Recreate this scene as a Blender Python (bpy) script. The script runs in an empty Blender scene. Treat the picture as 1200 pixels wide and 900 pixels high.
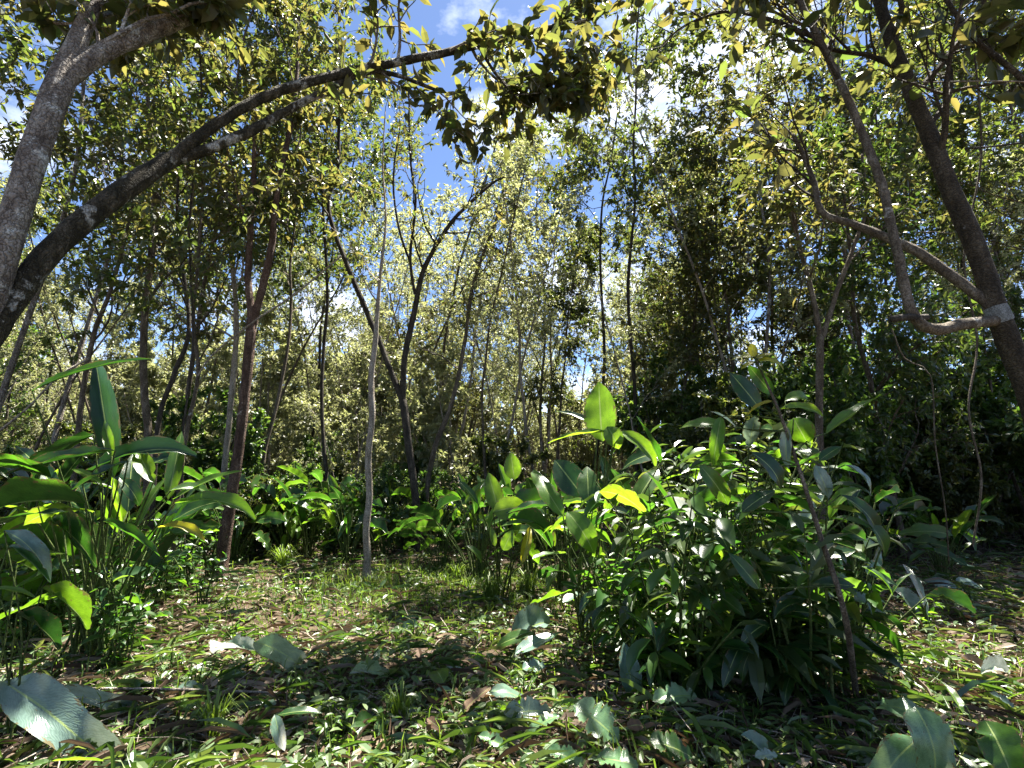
import bpy, math, random
import numpy as np
from mathutils import Vector, Matrix

# ------------------------------------------------------------------ camera, sky, sun, exposure
scene = bpy.context.scene
C = scene.collection
CAM_H = 1.5
PITCH = math.radians(8.53)
cam_data = bpy.data.cameras.new('camera')
cam_data.sensor_width = 36.0
cam_data.lens = 18.0
cam_data.clip_start = 0.05
cam_data.clip_end = 6000.0
cam = bpy.data.objects.new('camera', cam_data)
cam.location = (0, 0, CAM_H)
cam.rotation_euler = (math.radians(90) + PITCH, 0, 0)
C.objects.link(cam)
scene.camera = cam

SUN_AZ, SUN_EL = math.radians(34), math.radians(68)
SUN = Vector((math.sin(SUN_AZ) * math.cos(SUN_EL), math.cos(SUN_AZ) * math.cos(SUN_EL), math.sin(SUN_EL)))

world = bpy.data.worlds.new('World')
scene.world = world
world.use_nodes = True
wn, wl = world.node_tree.nodes, world.node_tree.links
wn.clear()
w_out = wn.new('ShaderNodeOutputWorld')
w_bg = wn.new('ShaderNodeBackground')
w_sky = wn.new('ShaderNodeTexSky')
w_sky.sky_type = 'NISHITA'
w_sky.sun_disc = False
w_sky.sun_elevation = SUN_EL
w_sky.sun_rotation = SUN_AZ
w_sky.air_density = 0.5
w_sky.dust_density = 0.2
w_sky.ozone_density = 4.0
w_bg.inputs['Strength'].default_value = 0.05
# broken cumulus over the blue
w_tc = wn.new('ShaderNodeTexCoord')
w_map = wn.new('ShaderNodeMapping')
w_map.inputs['Location'].default_value = (0.35, 0.1, 0.0)
w_map.inputs['Scale'].default_value = (1.0, 1.0, 1.9)
w_noise = wn.new('ShaderNodeTexNoise')
w_noise.inputs['Scale'].default_value = 3.1
w_noise.inputs['Detail'].default_value = 7.0
w_noise.inputs['Roughness'].default_value = 0.58
w_ramp = wn.new('ShaderNodeValToRGB')
w_ramp.color_ramp.elements[0].position = 0.525
w_ramp.color_ramp.elements[1].position = 0.70
w_mix = wn.new('ShaderNodeMix')
w_mix.data_type = 'RGBA'
w_mix.inputs['B'].default_value = (5.6, 5.9, 6.5, 1)
wl.new(w_tc.outputs['Generated'], w_map.inputs['Vector'])
wl.new(w_map.outputs['Vector'], w_noise.inputs['Vector'])
wl.new(w_noise.outputs['Fac'], w_ramp.inputs['Fac'])
wl.new(w_ramp.outputs['Color'], w_mix.inputs['Factor'])
wl.new(w_sky.outputs['Color'], w_mix.inputs['A'])
wl.new(w_mix.outputs['Result'], w_bg.inputs['Color'])
wl.new(w_bg.outputs['Background'], w_out.inputs['Surface'])

sun_data = bpy.data.lights.new('sun', 'SUN')
sun_data.energy = 5.0
sun_data.angle = math.radians(0.53)
sun_data.color = (1.0, 0.95, 0.86)
sun = bpy.data.objects.new('sun', sun_data)
sun.rotation_euler = SUN.to_track_quat('Z', 'Y').to_euler()
sun.location = (10, 20, 30)
C.objects.link(sun)

scene.view_settings.view_transform = 'Standard'
scene.view_settings.look = 'None'
scene.view_settings.gamma = 1.0
scene.view_settings.exposure = 2.8
scene.cycles.max_bounces = 6
scene.cycles.diffuse_bounces = 3
scene.cycles.transmission_bounces = 4
scene.cycles.sample_clamp_indirect = 6.0
scene.cycles.use_denoising = True

# ------------------------------------------------------------------ helpers
F = 600.0          # focal length in photograph pixels (1200 x 900)
UP = np.array((0.0, 0.0, 1.0))

def ray(px, py):
    u, v = (px - 600.0) / F, (450.0 - py) / F
    c, s = math.cos(PITCH), math.sin(PITCH)
    return np.array((u, c - v * s, s + v * c))

def at(px, py, Y):
    d = ray(px, py)
    return np.array((0, 0, CAM_H)) + d * (Y / d[1])

def hgt(x, y):
    x = np.asarray(x, float); y = np.asarray(y, float)
    near = np.exp(-((x / 40) ** 2 + (y / 40) ** 2))
    h = (0.05 * np.sin(0.9 * x + 1.0) * np.sin(0.7 * y + 0.4) + 0.03 * np.sin(2.3 * x + 0.7 * y) + 0.02 * np.sin(3.1 * y - 1.3 * x)) * near
    return h

def gnd(px, py):
    d = ray(px, py)
    t = -CAM_H / d[2]
    p = np.array((0, 0, CAM_H)) + d * t
    p[2] = hgt(p[0], p[1])
    return p

def unit(v):
    v = np.asarray(v, float)
    return v / (np.linalg.norm(v, axis=-1, keepdims=True) + 1e-9)

def lin(r, g, b):
    f = lambda c: ((c / 255 + 0.055) / 1.055) ** 2.4 if c / 255 > 0.04045 else c / 255 / 12.92
    return (f(r), f(g), f(b), 1)

# ------------------------------------------------------------------ materials
MATS = {}

def new_mat(name):
    m = bpy.data.materials.new(name)
    m.use_nodes = True
    m.node_tree.nodes.clear()
    MATS[name] = m
    return m, m.node_tree.nodes, m.node_tree.links

def ramp(nodes, stops):
    r = nodes.new('ShaderNodeValToRGB')
    els = r.color_ramp.elements
    while len(els) < len(stops):
        els.new(0.5)
    for e, (p, c) in zip(els, stops):
        e.position = p
        e.color = (c[0], c[1], c[2], 1)
    return r

def leaf_mat(name, cols, trans, source='attr', tfac=0.42, rough=0.38, veins=False, spec=0.5, blotch=None):
    """cols: list of reflect colours, trans: list of transmitted colours, spread over the leaves."""
    m, n, l = new_mat(name)
    out = n.new('ShaderNodeOutputMaterial')
    if source == 'attr':
        a = n.new('ShaderNodeAttribute'); a.attribute_name = 'rnd'; rv = a.outputs['Fac']
    else:
        a = n.new('ShaderNodeObjectInfo'); rv = a.outputs['Random']
    k = len(cols)
    rc = ramp(n, [(i / max(1, k - 1), c) for i, c in enumerate(cols)])
    k2 = len(trans)
    rt = ramp(n, [(i / max(1, k2 - 1), c) for i, c in enumerate(trans)])
    l.new(rv, rc.inputs['Fac']); l.new(rv, rt.inputs['Fac'])
    col, tcol = rc.outputs['Color'], rt.outputs['Color']
    pr = n.new('ShaderNodeBsdfPrincipled')
    pr.inputs['Roughness'].default_value = rough
    pr.inputs['Specular IOR Level'].default_value = spec
    tr = n.new('ShaderNodeBsdfTranslucent')
    mx = n.new('ShaderNodeMixShader')
    mx.inputs['Fac'].default_value = tfac
    if blotch:
        tc = n.new('ShaderNodeTexCoord')
        nz = n.new('ShaderNodeTexNoise'); nz.inputs['Scale'].default_value = blotch[0]; nz.inputs['Detail'].default_value = 4
        l.new(tc.outputs['Object'], nz.inputs['Vector'])
        br = n.new('ShaderNodeValToRGB'); br.color_ramp.elements[0].position = blotch[1]; br.color_ramp.elements[1].position = blotch[1] + 0.12
        l.new(nz.outputs['Fac'], br.inputs['Fac'])
        mb = n.new('ShaderNodeMix'); mb.data_type = 'RGBA'; mb.inputs['B'].default_value = (*blotch[2], 1)
        l.new(br.outputs['Color'], mb.inputs['Factor']); l.new(col, mb.inputs['A']); col = mb.outputs['Result']
    if veins:
        uv = n.new('ShaderNodeUVMap')
        sx = n.new('ShaderNodeSeparateXYZ'); l.new(uv.outputs['UV'], sx.inputs['Vector'])
        def mth(op, a_, b_=None):
            q = n.new('ShaderNodeMath'); q.operation = op
            for i, val in enumerate((a_, b_)):
                if val is None: continue
                if isinstance(val, (int, float)): q.inputs[i].default_value = val
                else: l.new(val, q.inputs[i])
            return q.outputs['Value']
        au = mth('ABSOLUTE', mth('SUBTRACT', sx.outputs['X'], 0.5))
        rib = mth('LESS_THAN', au, 0.022)
        ph = mth('MULTIPLY', mth('SUBTRACT', sx.outputs['Y'], mth('MULTIPLY', au, 0.55)), 190.0)
        nv_ = n.new('ShaderNodeTexNoise'); nv_.inputs['Scale'].default_value = 9.0; l.new(uv.outputs['UV'], nv_.inputs['Vector'])
        ph = mth('ADD', ph, mth('MULTIPLY', nv_.outputs['Fac'], 22.0))
        wv = mth('SINE', ph)
        wv01 = mth('MULTIPLY', mth('ADD', wv, 1.0), 0.5)
        dark = mth('ADD', mth('MULTIPLY', wv01, 0.16), 0.90)
        def tint(c):
            v = n.new('ShaderNodeVectorMath'); v.operation = 'SCALE'
            l.new(c, v.inputs[0]); l.new(dark, v.inputs['Scale'])
            q = n.new('ShaderNodeMix'); q.data_type = 'RGBA'
            l.new(mth('MULTIPLY', rib, 0.7), q.inputs['Factor']); l.new(v.outputs['Vector'], q.inputs['A'])
            q.inputs['B'].default_value = (0.30, 0.38, 0.12, 1)
            return q.outputs['Result']
        col, tcol = tint(col), tint(tcol)
        tcv = n.new('ShaderNodeTexCoord')
        oi = n.new('ShaderNodeObjectInfo')
        mv = n.new('ShaderNodeVectorMath'); mv.operation = 'ADD'
        l.new(tcv.outputs['Object'], mv.inputs[0]); l.new(oi.outputs['Location'], mv.inputs[1])
        nm = n.new('ShaderNodeTexNoise'); nm.inputs['Scale'].default_value = 5.0; nm.inputs['Detail'].default_value = 5; nm.inputs['Roughness'].default_value = 0.65
        l.new(mv.outputs['Vector'], nm.inputs['Vector'])
        mr = ramp(n, [(0.3, (0.62, 0.66, 0.60)), (0.55, (1, 1, 1)), (0.74, (1.35, 1.25, 0.9))]); l.new(nm.outputs['Fac'], mr.inputs['Fac'])
        def mottle(c):
            q = n.new('ShaderNodeMix'); q.data_type = 'RGBA'; q.blend_type = 'MULTIPLY'; q.inputs['Factor'].default_value = 1.0
            l.new(c, q.inputs['A']); l.new(mr.outputs['Color'], q.inputs['B'])
            return q.outputs['Result']
        col, tcol = mottle(col), mottle(tcol)
        nw = n.new('ShaderNodeTexNoise'); nw.inputs['Scale'].default_value = 13.0; nw.inputs['Detail'].default_value = 5
        l.new(mv.outputs['Vector'], nw.inputs['Vector'])
        wear = mth('ADD', nw.outputs['Fac'], mth('MULTIPLY', mth('MAXIMUM', mth('SUBTRACT', au, 0.36), 0.0), 1.9))
        wf = mth('GREATER_THAN', wear, 0.70)
        def worn(c):
            q = n.new('ShaderNodeMix'); q.data_type = 'RGBA'; l.new(mth('MULTIPLY', wf, 0.8), q.inputs['Factor']); l.new(c, q.inputs['A'])
            q.inputs['B'].default_value = (0.12, 0.085, 0.03, 1)
            return q.outputs['Result']
        col, tcol = worn(col), worn(tcol)
        bp = n.new('ShaderNodeBump'); bp.inputs['Strength'].default_value = 0.12; bp.inputs['Distance'].default_value = 0.006
        l.new(wv01, bp.inputs['Height']); l.new(bp.outputs['Normal'], pr.inputs['Normal'])
    l.new(col, pr.inputs['Base Color']); l.new(tcol, tr.inputs['Color'])
    l.new(pr.outputs['BSDF'], mx.inputs[1]); l.new(tr.outputs['BSDF'], mx.inputs[2])
    l.new(mx.outputs['Shader'], out.inputs['Surface'])
    return m

def bark_mat(name, dark, mid, pale, lichen=(0.45, 0.47, 0.42), lichen_at=0.60, scale=9.0, bump=0.6, ring=0.0):
    m, n, l = new_mat(name)
    out = n.new('ShaderNodeOutputMaterial')
    pr = n.new('ShaderNodeBsdfPrincipled'); pr.inputs['Roughness'].default_value = 0.9
    pr.inputs['Specular IOR Level'].default_value = 0.2
    tc = n.new('ShaderNodeTexCoord')
    mp = n.new('ShaderNodeMapping'); mp.inputs['Scale'].default_value = (1, 1, 0.35)
    l.new(tc.outputs['Object'], mp.inputs['Vector'])
    n1 = n.new('ShaderNodeTexNoise'); n1.inputs['Scale'].default_value = scale; n1.inputs['Detail'].default_value = 8; n1.inputs['Roughness'].default_value = 0.65
    l.new(mp.outputs['Vector'], n1.inputs['Vector'])
    r1 = ramp(n, [(0.32, dark), (0.5, mid), (0.68, pale)])
    l.new(n1.outputs['Fac'], r1.inputs['Fac'])
    n2 = n.new('ShaderNodeTexNoise'); n2.inputs['Scale'].default_value = 4.2; n2.inputs['Detail'].default_value = 6; n2.inputs['Roughness'].default_value = 0.7
    l.new(tc.outputs['Object'], n2.inputs['Vector'])
    r2 = n.new('ShaderNodeValToRGB'); r2.color_ramp.elements[0].position = lichen_at; r2.color_ramp.elements[1].position = lichen_at + 0.07
    l.new(n2.outputs['Fac'], r2.inputs['Fac'])
    mx = n.new('ShaderNodeMix'); mx.data_type = 'RGBA'; mx.inputs['B'].default_value = (*lichen, 1)
    l.new(r2.outputs['Color'], mx.inputs['Factor']); l.new(r1.outputs['Color'], mx.inputs['A'])
    vo = n.new('ShaderNodeTexVoronoi'); vo.inputs['Scale'].default_value = scale * 2.6; vo.feature = 'DISTANCE_TO_EDGE'
    mp2 = n.new('ShaderNodeMapping'); mp2.inputs['Scale'].default_value = (1, 1, 0.4 if not ring else 2.2)
    nd = n.new('ShaderNodeTexNoise'); nd.inputs['Scale'].default_value = scale * 1.5; nd.inputs['Detail'].default_value = 3
    l.new(tc.outputs['Object'], nd.inputs['Vector'])
    vd = n.new('ShaderNodeVectorMath'); vd.operation = 'MULTIPLY_ADD'; vd.inputs[1].default_value = (0.12, 0.12, 0.12)
    l.new(nd.outputs['Color'], vd.inputs[0]); l.new(tc.outputs['Object'], vd.inputs[2])
    l.new(vd.outputs['Vector'], mp2.inputs['Vector']); l.new(mp2.outputs['Vector'], vo.inputs['Vector'])
    cr = n.new('ShaderNodeValToRGB'); cr.color_ramp.elements[0].position = 0.0; cr.color_ramp.elements[0].color = (0.35, 0.33, 0.30, 1); cr.color_ramp.elements[1].position = 0.12
    l.new(vo.outputs['Distance'], cr.inputs['Fac'])
    n3 = n.new('ShaderNodeTexNoise'); n3.inputs['Scale'].default_value = scale * 7; n3.inputs['Detail'].default_value = 6; n3.inputs['Roughness'].default_value = 0.7
    l.new(tc.outputs['Object'], n3.inputs['Vector'])
    fr = ramp(n, [(0.3, (0.55, 0.55, 0.55)), (0.7, (1.35, 1.35, 1.35))]); l.new(n3.outputs['Fac'], fr.inputs['Fac'])
    m1 = n.new('ShaderNodeMix'); m1.data_type = 'RGBA'; m1.blend_type = 'MULTIPLY'; m1.inputs['Factor'].default_value = 1.0
    l.new(mx.outputs['Result'], m1.inputs['A']); l.new(cr.outputs['Color'], m1.inputs['B'])
    m2 = n.new('ShaderNodeMix'); m2.data_type = 'RGBA'; m2.blend_type = 'MULTIPLY'; m2.inputs['Factor'].default_value = 1.0
    l.new(m1.outputs['Result'], m2.inputs['A']); l.new(fr.outputs['Color'], m2.inputs['B'])
    ad = n.new('ShaderNodeMath'); ad.operation = 'ADD'
    l.new(n1.outputs['Fac'], ad.inputs[0]); l.new(vo.outputs['Distance'], ad.inputs[1])
    bp = n.new('ShaderNodeBump'); bp.inputs['Strength'].default_value = bump; bp.inputs['Distance'].default_value = 0.03
    l.new(ad.outputs['Value'], bp.inputs['Height'])
    l.new(bp.outputs['Normal'], pr.inputs['Normal'])
    l.new(m2.outputs['Result'], pr.inputs['Base Color'])
    l.new(pr.outputs['BSDF'], out.inputs['Surface'])
    return m

OL = [(0.022, 0.030, 0.010), (0.042, 0.048, 0.016), (0.066, 0.060, 0.024), (0.035, 0.052, 0.014)]
OLT = [(0.08, 0.10, 0.020), (0.15, 0.16, 0.032), (0.23, 0.19, 0.045), (0.13, 0.20, 0.032)]
leaf_mat('olive_leaf', OL, OLT, 'attr', 0.45, 0.42)
leaf_mat('olive_leaf_single', OL, OLT, 'obj', 0.45, 0.40)
leaf_mat('mid_leaf', [(0.020, 0.036, 0.008), (0.036, 0.050, 0.013), (0.058, 0.062, 0.020)], [(0.08, 0.125, 0.018), (0.14, 0.19, 0.026), (0.21, 0.21, 0.038)], 'attr', 0.42, 0.38)
leaf_mat('dark_leaf', [(0.014, 0.030, 0.008), (0.028, 0.048, 0.012), (0.04, 0.06, 0.014)], [(0.05, 0.10, 0.014), (0.10, 0.17, 0.02), (0.18, 0.22, 0.03)], 'attr', 0.36, 0.36)
leaf_mat('pale_leaf', [(0.11, 0.125, 0.06), (0.17, 0.18, 0.10), (0.24, 0.24, 0.15), (0.12, 0.15, 0.06)], [(0.24, 0.28, 0.08), (0.38, 0.40, 0.15), (0.42, 0.42, 0.18)], 'attr', 0.42, 0.40)
leaf_mat('fresh_leaf', [(0.024, 0.055, 0.012), (0.040, 0.075, 0.018), (0.062, 0.092, 0.024)], [(0.08, 0.18, 0.02), (0.14, 0.25, 0.028), (0.22, 0.30, 0.04)], 'attr', 0.42, 0.36)
GB = [(0.012, 0.042, 0.010), (0.022, 0.062, 0.012), (0.035, 0.080, 0.014), (0.018, 0.052, 0.016)]
GBT = [(0.05, 0.17, 0.010), (0.10, 0.26, 0.012), (0.20, 0.38, 0.015), (0.07, 0.22, 0.02)]
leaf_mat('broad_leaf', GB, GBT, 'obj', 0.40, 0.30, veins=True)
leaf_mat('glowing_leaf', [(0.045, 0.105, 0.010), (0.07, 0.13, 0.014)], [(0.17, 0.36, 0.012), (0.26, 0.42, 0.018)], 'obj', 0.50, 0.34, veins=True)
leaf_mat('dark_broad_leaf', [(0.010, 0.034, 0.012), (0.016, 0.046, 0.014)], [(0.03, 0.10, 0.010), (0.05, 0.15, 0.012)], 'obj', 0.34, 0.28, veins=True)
leaf_mat('yellow_leaf', [(0.20, 0.20, 0.014), (0.26, 0.20, 0.02)], [(0.52, 0.52, 0.02), (0.55, 0.42, 0.03)], 'obj', 0.5, 0.36, veins=True)
leaf_mat('silver_leaf', [(0.09, 0.15, 0.12), (0.13, 0.19, 0.16), (0.075, 0.135, 0.09)], [(0.12, 0.24, 0.06)], 'obj', 0.22, 0.26, veins=True, blotch=(6.0, 0.64, (0.06, 0.12, 0.06)))
leaf_mat('satin_leaf', [(0.07, 0.15, 0.06), (0.10, 0.19, 0.09)], [(0.18, 0.34, 0.05)], 'obj', 0.3, 0.27, veins=True)
leaf_mat('dry_leaf', [(0.12, 0.075, 0.045), (0.20, 0.14, 0.095), (0.28, 0.22, 0.17), (0.10, 0.055, 0.03)], [(0.16, 0.09, 0.04), (0.2, 0.13, 0.06)], 'obj', 0.2, 0.7, veins=True, spec=0.25)
leaf_mat('herb_leaf', GB + [(0.05, 0.09, 0.02)], GBT + [(0.24, 0.36, 0.03)], 'obj', 0.40, 0.34)
leaf_mat('ground_green', [(0.018, 0.045, 0.010), (0.035, 0.075, 0.016), (0.06, 0.105, 0.03), (0.12, 0.16, 0.07), (0.035, 0.06, 0.016)], [(0.10, 0.22, 0.02), (0.2, 0.32, 0.03), (0.25, 0.3, 0.06)], 'attr', 0.34, 0.38)
leaf_mat('ground_dry', [(0.045, 0.028, 0.018), (0.09, 0.058, 0.036), (0.15, 0.11, 0.075), (0.27, 0.22, 0.165), (0.06, 0.034, 0.02)], [(0.12, 0.07, 0.03), (0.16, 0.11, 0.05)], 'attr', 0.15, 0.75, spec=0.25)
leaf_mat('pale_cut', [(0.05, 0.10, 0.03), (0.12, 0.18, 0.09), (0.20, 0.26, 0.16), (0.08, 0.13, 0.05)], [(0.14, 0.26, 0.05), (0.2, 0.3, 0.09)], 'attr', 0.28, 0.32)
leaf_mat('grass_blade', [(0.04, 0.085, 0.012), (0.08, 0.13, 0.02), (0.13, 0.17, 0.03)], [(0.16, 0.30, 0.02), (0.26, 0.38, 0.03)], 'attr', 0.4, 0.42)
bark_mat('grey_bark', (0.08, 0.062, 0.048), (0.19, 0.16, 0.13), (0.34, 0.31, 0.26), (0.48, 0.48, 0.44), 0.555, scale=11.0, bump=1.0)
bark_mat('mossy_bark', (0.020, 0.018, 0.010), (0.045, 0.038, 0.022), (0.12, 0.10, 0.07), (0.40, 0.39, 0.34), 0.565, 12.0, 1.0)
bark_mat('red_bark', (0.050, 0.030, 0.021), (0.11, 0.068, 0.048), (0.20, 0.14, 0.105), (0.32, 0.27, 0.22), 0.62, 14.0, 0.9)
bark_mat('pale_bark', (0.16, 0.13, 0.10), (0.29, 0.25, 0.20), (0.42, 0.38, 0.32), (0.50, 0.49, 0.45), 0.62, 16.0)
bark_mat('dark_bark', (0.022, 0.018, 0.014), (0.05, 0.042, 0.032), (0.10, 0.085, 0.065), (0.26, 0.25, 0.21), 0.66, 14.0)
bark_mat('brown_bark', (0.055, 0.042, 0.028), (0.11, 0.088, 0.062), (0.20, 0.17, 0.13), (0.36, 0.35, 0.31), 0.63, 14.0)
bark_mat('ringed_bark', (0.022, 0.018, 0.012), (0.055, 0.043, 0.028), (0.11, 0.09, 0.062), (0.40, 0.40, 0.37), 0.645, 9.0, 0.8, 1.0)
bark_mat('green_stem', (0.035, 0.06, 0.015), (0.06, 0.09, 0.02), (0.10, 0.12, 0.04), (0.12, 0.13, 0.05), 0.7, 12.0, 0.2)
bark_mat('band_paint', (0.08, 0.08, 0.07), (0.18, 0.19, 0.18), (0.28, 0.29, 0.28), (0.08, 0.07, 0.05), 0.55, 20.0, 0.3)

def ground_material():
    m, n, l = new_mat('forest_soil')
    out = n.new('ShaderNodeOutputMaterial')
    pr = n.new('ShaderNodeBsdfPrincipled'); pr.inputs['Roughness'].default_value = 0.95; pr.inputs['Specular IOR Level'].default_value = 0.15
    tc = n.new('ShaderNodeTexCoord')
    n1 = n.new('ShaderNodeTexNoise'); n1.inputs['Scale'].default_value = 7; n1.inputs['Detail'].default_value = 10; n1.inputs['Roughness'].default_value = 0.7
    l.new(tc.outputs['Object'], n1.inputs['Vector'])
    r = ramp(n, [(0.3, (0.030, 0.020, 0.013)), (0.5, (0.065, 0.045, 0.030)), (0.62, (0.05, 0.055, 0.020)), (0.75, (0.13, 0.10, 0.07))])
    l.new(n1.outputs['Fac'], r.inputs['Fac'])
    bp = n.new('ShaderNodeBump'); bp.inputs['Strength'].default_value = 0.9; bp.inputs['Distance'].default_value = 0.04
    l.new(n1.outputs['Fac'], bp.inputs['Height']); l.new(bp.outputs['Normal'], pr.inputs['Normal'])
    l.new(r.outputs['Color'], pr.inputs['Base Color']); l.new(pr.outputs['BSDF'], out.inputs['Surface'])
ground_material()

# ------------------------------------------------------------------ mesh building
class MB:
    def __init__(s):
        s.v, s.f3, s.f4, s.r, s.uv, s.n = [], [], [], [], [], 0
    def add(s, v, tris=None, quads=None, rnd=0.5, uv=None):
        v = np.asarray(v, float).reshape(-1, 3)
        if tris is not None and len(tris): s.f3.append(np.asarray(tris) + s.n)
        if quads is not None and len(quads): s.f4.append(np.asarray(quads) + s.n)
        s.v.append(v)
        s.r.append(np.broadcast_to(np.asarray(rnd, float), (len(v),)))
        s.uv.append(np.zeros((len(v), 2)) if uv is None else np.asarray(uv, float))
        s.n += len(v)
    def mesh(s, name, mat, origin=(0, 0, 0), smooth=False):
        v = np.concatenate(s.v) - np.asarray(origin)
        f3 = np.concatenate(s.f3) if s.f3 else np.zeros((0, 3), int)
        f4 = np.concatenate(s.f4) if s.f4 else np.zeros((0, 4), int)
        me = bpy.data.meshes.new(name)
        me.vertices.add(len(v)); me.vertices.foreach_set('co', v.astype(np.float32).ravel())
        loops = np.concatenate((f3.ravel(), f4.ravel())).astype(np.int32)
        me.loops.add(len(loops)); me.loops.foreach_set('vertex_index', loops)
        npoly = len(f3) + len(f4)
        me.polygons.add(npoly)
        starts = np.concatenate((np.arange(len(f3)) * 3, len(f3) * 3 + np.arange(len(f4)) * 4)).astype(np.int32)
        me.polygons.foreach_set('loop_start', starts)
        me.polygons.foreach_set('use_smooth', np.full(npoly, smooth, dtype=bool))
        a = me.attributes.new('rnd', 'FLOAT', 'POINT')
        a.data.foreach_set('value', np.concatenate(s.r).astype(np.float32))
        ul = me.uv_layers.new(name='UVMap')
        ul.data.foreach_set('uv', np.concatenate(s.uv)[loops].astype(np.float32).ravel())
        me.materials.append(MATS[mat])
        me.update(calc_edges=True)
        me.validate()
        return me

def obj(name, mesh, parent=None, loc=None):
    o = bpy.data.objects.new(name, mesh)
    C.objects.link(o)
    if parent is not None: o.parent = parent
    if loc is not None: o.location = loc
    return o

def thing(name, label, cat, loc, group=None):
    o = obj(name, None, None, tuple(loc))
    o.empty_display_size = 0.1
    o['label'] = label; o['category'] = cat
    if group: o['group'] = group
    return o

def copy_thing(src, loc, rz, sc, label=None):
    r = src.copy(); C.objects.link(r)
    r.location = tuple(loc); r.rotation_euler = (0, 0, rz); r.scale = (sc, sc, sc)
    if label: r['label'] = label
    for ch in src.children:
        c = ch.copy(); C.objects.link(c); c.parent = r
    return r

def smooth_path(pts, radii, step):
    P = [np.asarray(p, float) for p in pts]
    P = [2 * P[0] - P[1]] + P + [2 * P[-1] - P[-2]]
    R = [radii[0]] + list(radii) + [radii[-1]]
    op, orr = [], []
    for i in range(1, len(P) - 2):
        k = max(1, int(np.linalg.norm(P[i + 1] - P[i]) / step))
        for j in range(k):
            t = j / k
            a, b, c, d = P[i - 1], P[i], P[i + 1], P[i + 2]
            op.append(0.5 * ((2 * b) + (c - a) * t + (2 * a - 5 * b + 4 * c - d) * t * t + (3 * b - a - 3 * c + d) * t ** 3))
            orr.append(R[i] * (1 - t) + R[i + 1] * t)
    op.append(P[-2]); orr.append(R[-2])
    return np.array(op), np.array(orr)

def tube(mb, pts, radii, sides=6, rough=0.0, rng=None, cap=True):
    pts = np.asarray(pts, float); radii = np.asarray(radii, float)
    n = len(pts)
    tan = unit(np.gradient(pts, axis=0))
    d = unit(pts[-1] - pts[0])
    ref = np.cross(d, (0.31, 0.83, 0.17)); 
    if np.linalg.norm(ref) < 0.1: ref = np.cross(d, (1, 0, 0))
    u = unit(ref - (tan @ ref)[:, None] * tan)
    w = np.cross(tan, u)
    a = np.arange(sides) * 2 * math.pi / sides
    rr = np.repeat(radii[:, None], sides, 1)
    if rough and rng is not None:
        nz = rng.normal(0, 1, (n, sides))
        nz = (nz + np.roll(nz, 1, 1) + np.roll(nz, 1, 0)) / 2.2
        rr = rr * (1 + rough * nz)
    v = pts[:, None, :] + rr[:, :, None] * (np.cos(a)[None, :, None] * u[:, None, :] + np.sin(a)[None, :, None] * w[:, None, :])
    i = np.arange(n - 1)[:, None] * sides; j = np.arange(sides)[None, :]; j2 = (j + 1) % sides
    q = np.stack((i + j, i + j2, i + sides + j2, i + sides + j), -1).reshape(-1, 4)
    vv = v.reshape(-1, 3)
    tris = None
    if cap:
        vv = np.concatenate((vv, pts[-1:] + tan[-1:] * radii[-1] * 0.6))
        top = (n - 1) * sides
        tris = np.stack((top + np.arange(sides), top + (np.arange(sides) + 1) % sides, np.full(sides, n * sides)), -1)
    mb.add(vv, tris, q)

# leaf templates: x along the leaf, y across (unit half width 0.5), z up
def leaf_template(kind):
    if kind == 'far':      # two folded triangles
        v = [(0, 0, 0), (0.45, 0.5, 0.06), (1, 0, -0.08), (0.45, -0.5, 0.06)]
        return np.array(v), np.array([(0, 2, 1), (0, 3, 2)]), np.zeros((0, 4), int), np.array([(.5, 0), (1, .45), (.5, 1), (0, .45)])
    v = [(0, 0, 0), (0.28, 0.42, 0.07), (0.28, 0, 0.0), (0.28, -0.42, 0.07), (0.66, 0.40, 0.01), (0.66, 0, -0.06), (0.66, -0.40, 0.01), (1, 0, -0.20)]
    t = [(0, 2, 1), (0, 3, 2), (4, 5, 7), (5, 6, 7)]
    q = [(1, 2, 5, 4), (2, 3, 6, 5)]
    uv = [(.5, 0), (.92, .28), (.5, .28), (.08, .28), (.9, .66), (.5, .66), (.1, .66), (.5, 1)]
    return np.array(v), np.array(t), np.array(q), np.array(uv)
TEMPL = {k: leaf_template(k) for k in ('far', 'near')}

def add_leaves(mb, kind, pos, dirs, nrm, length, width, rnd):
    tv, tt, tq, tuv = TEMPL[kind]
    n = len(pos)
    if n == 0: return
    X = unit(dirs)
    Z = unit(nrm - (np.sum(nrm * X, 1))[:, None] * X)
    Y = np.cross(Z, X)
    L = length[:, None, None]
    v = pos[:, None, :] + L * (tv[None, :, 0, None] * X[:, None, :] + (width / 1.0)[:, None, None] * tv[None, :, 1, None] * Y[:, None, :] + tv[None, :, 2, None] * Z[:, None, :])
    k = len(tv)
    off = (np.arange(n) * k)[:, None, None]
    mb.add(v.reshape(-1, 3), (tt[None] + off).reshape(-1, 3), (tq[None] + off).reshape(-1, 4) if len(tq) else None,
           np.repeat(rnd, k), np.tile(tuv, (n, 1)))

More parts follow.
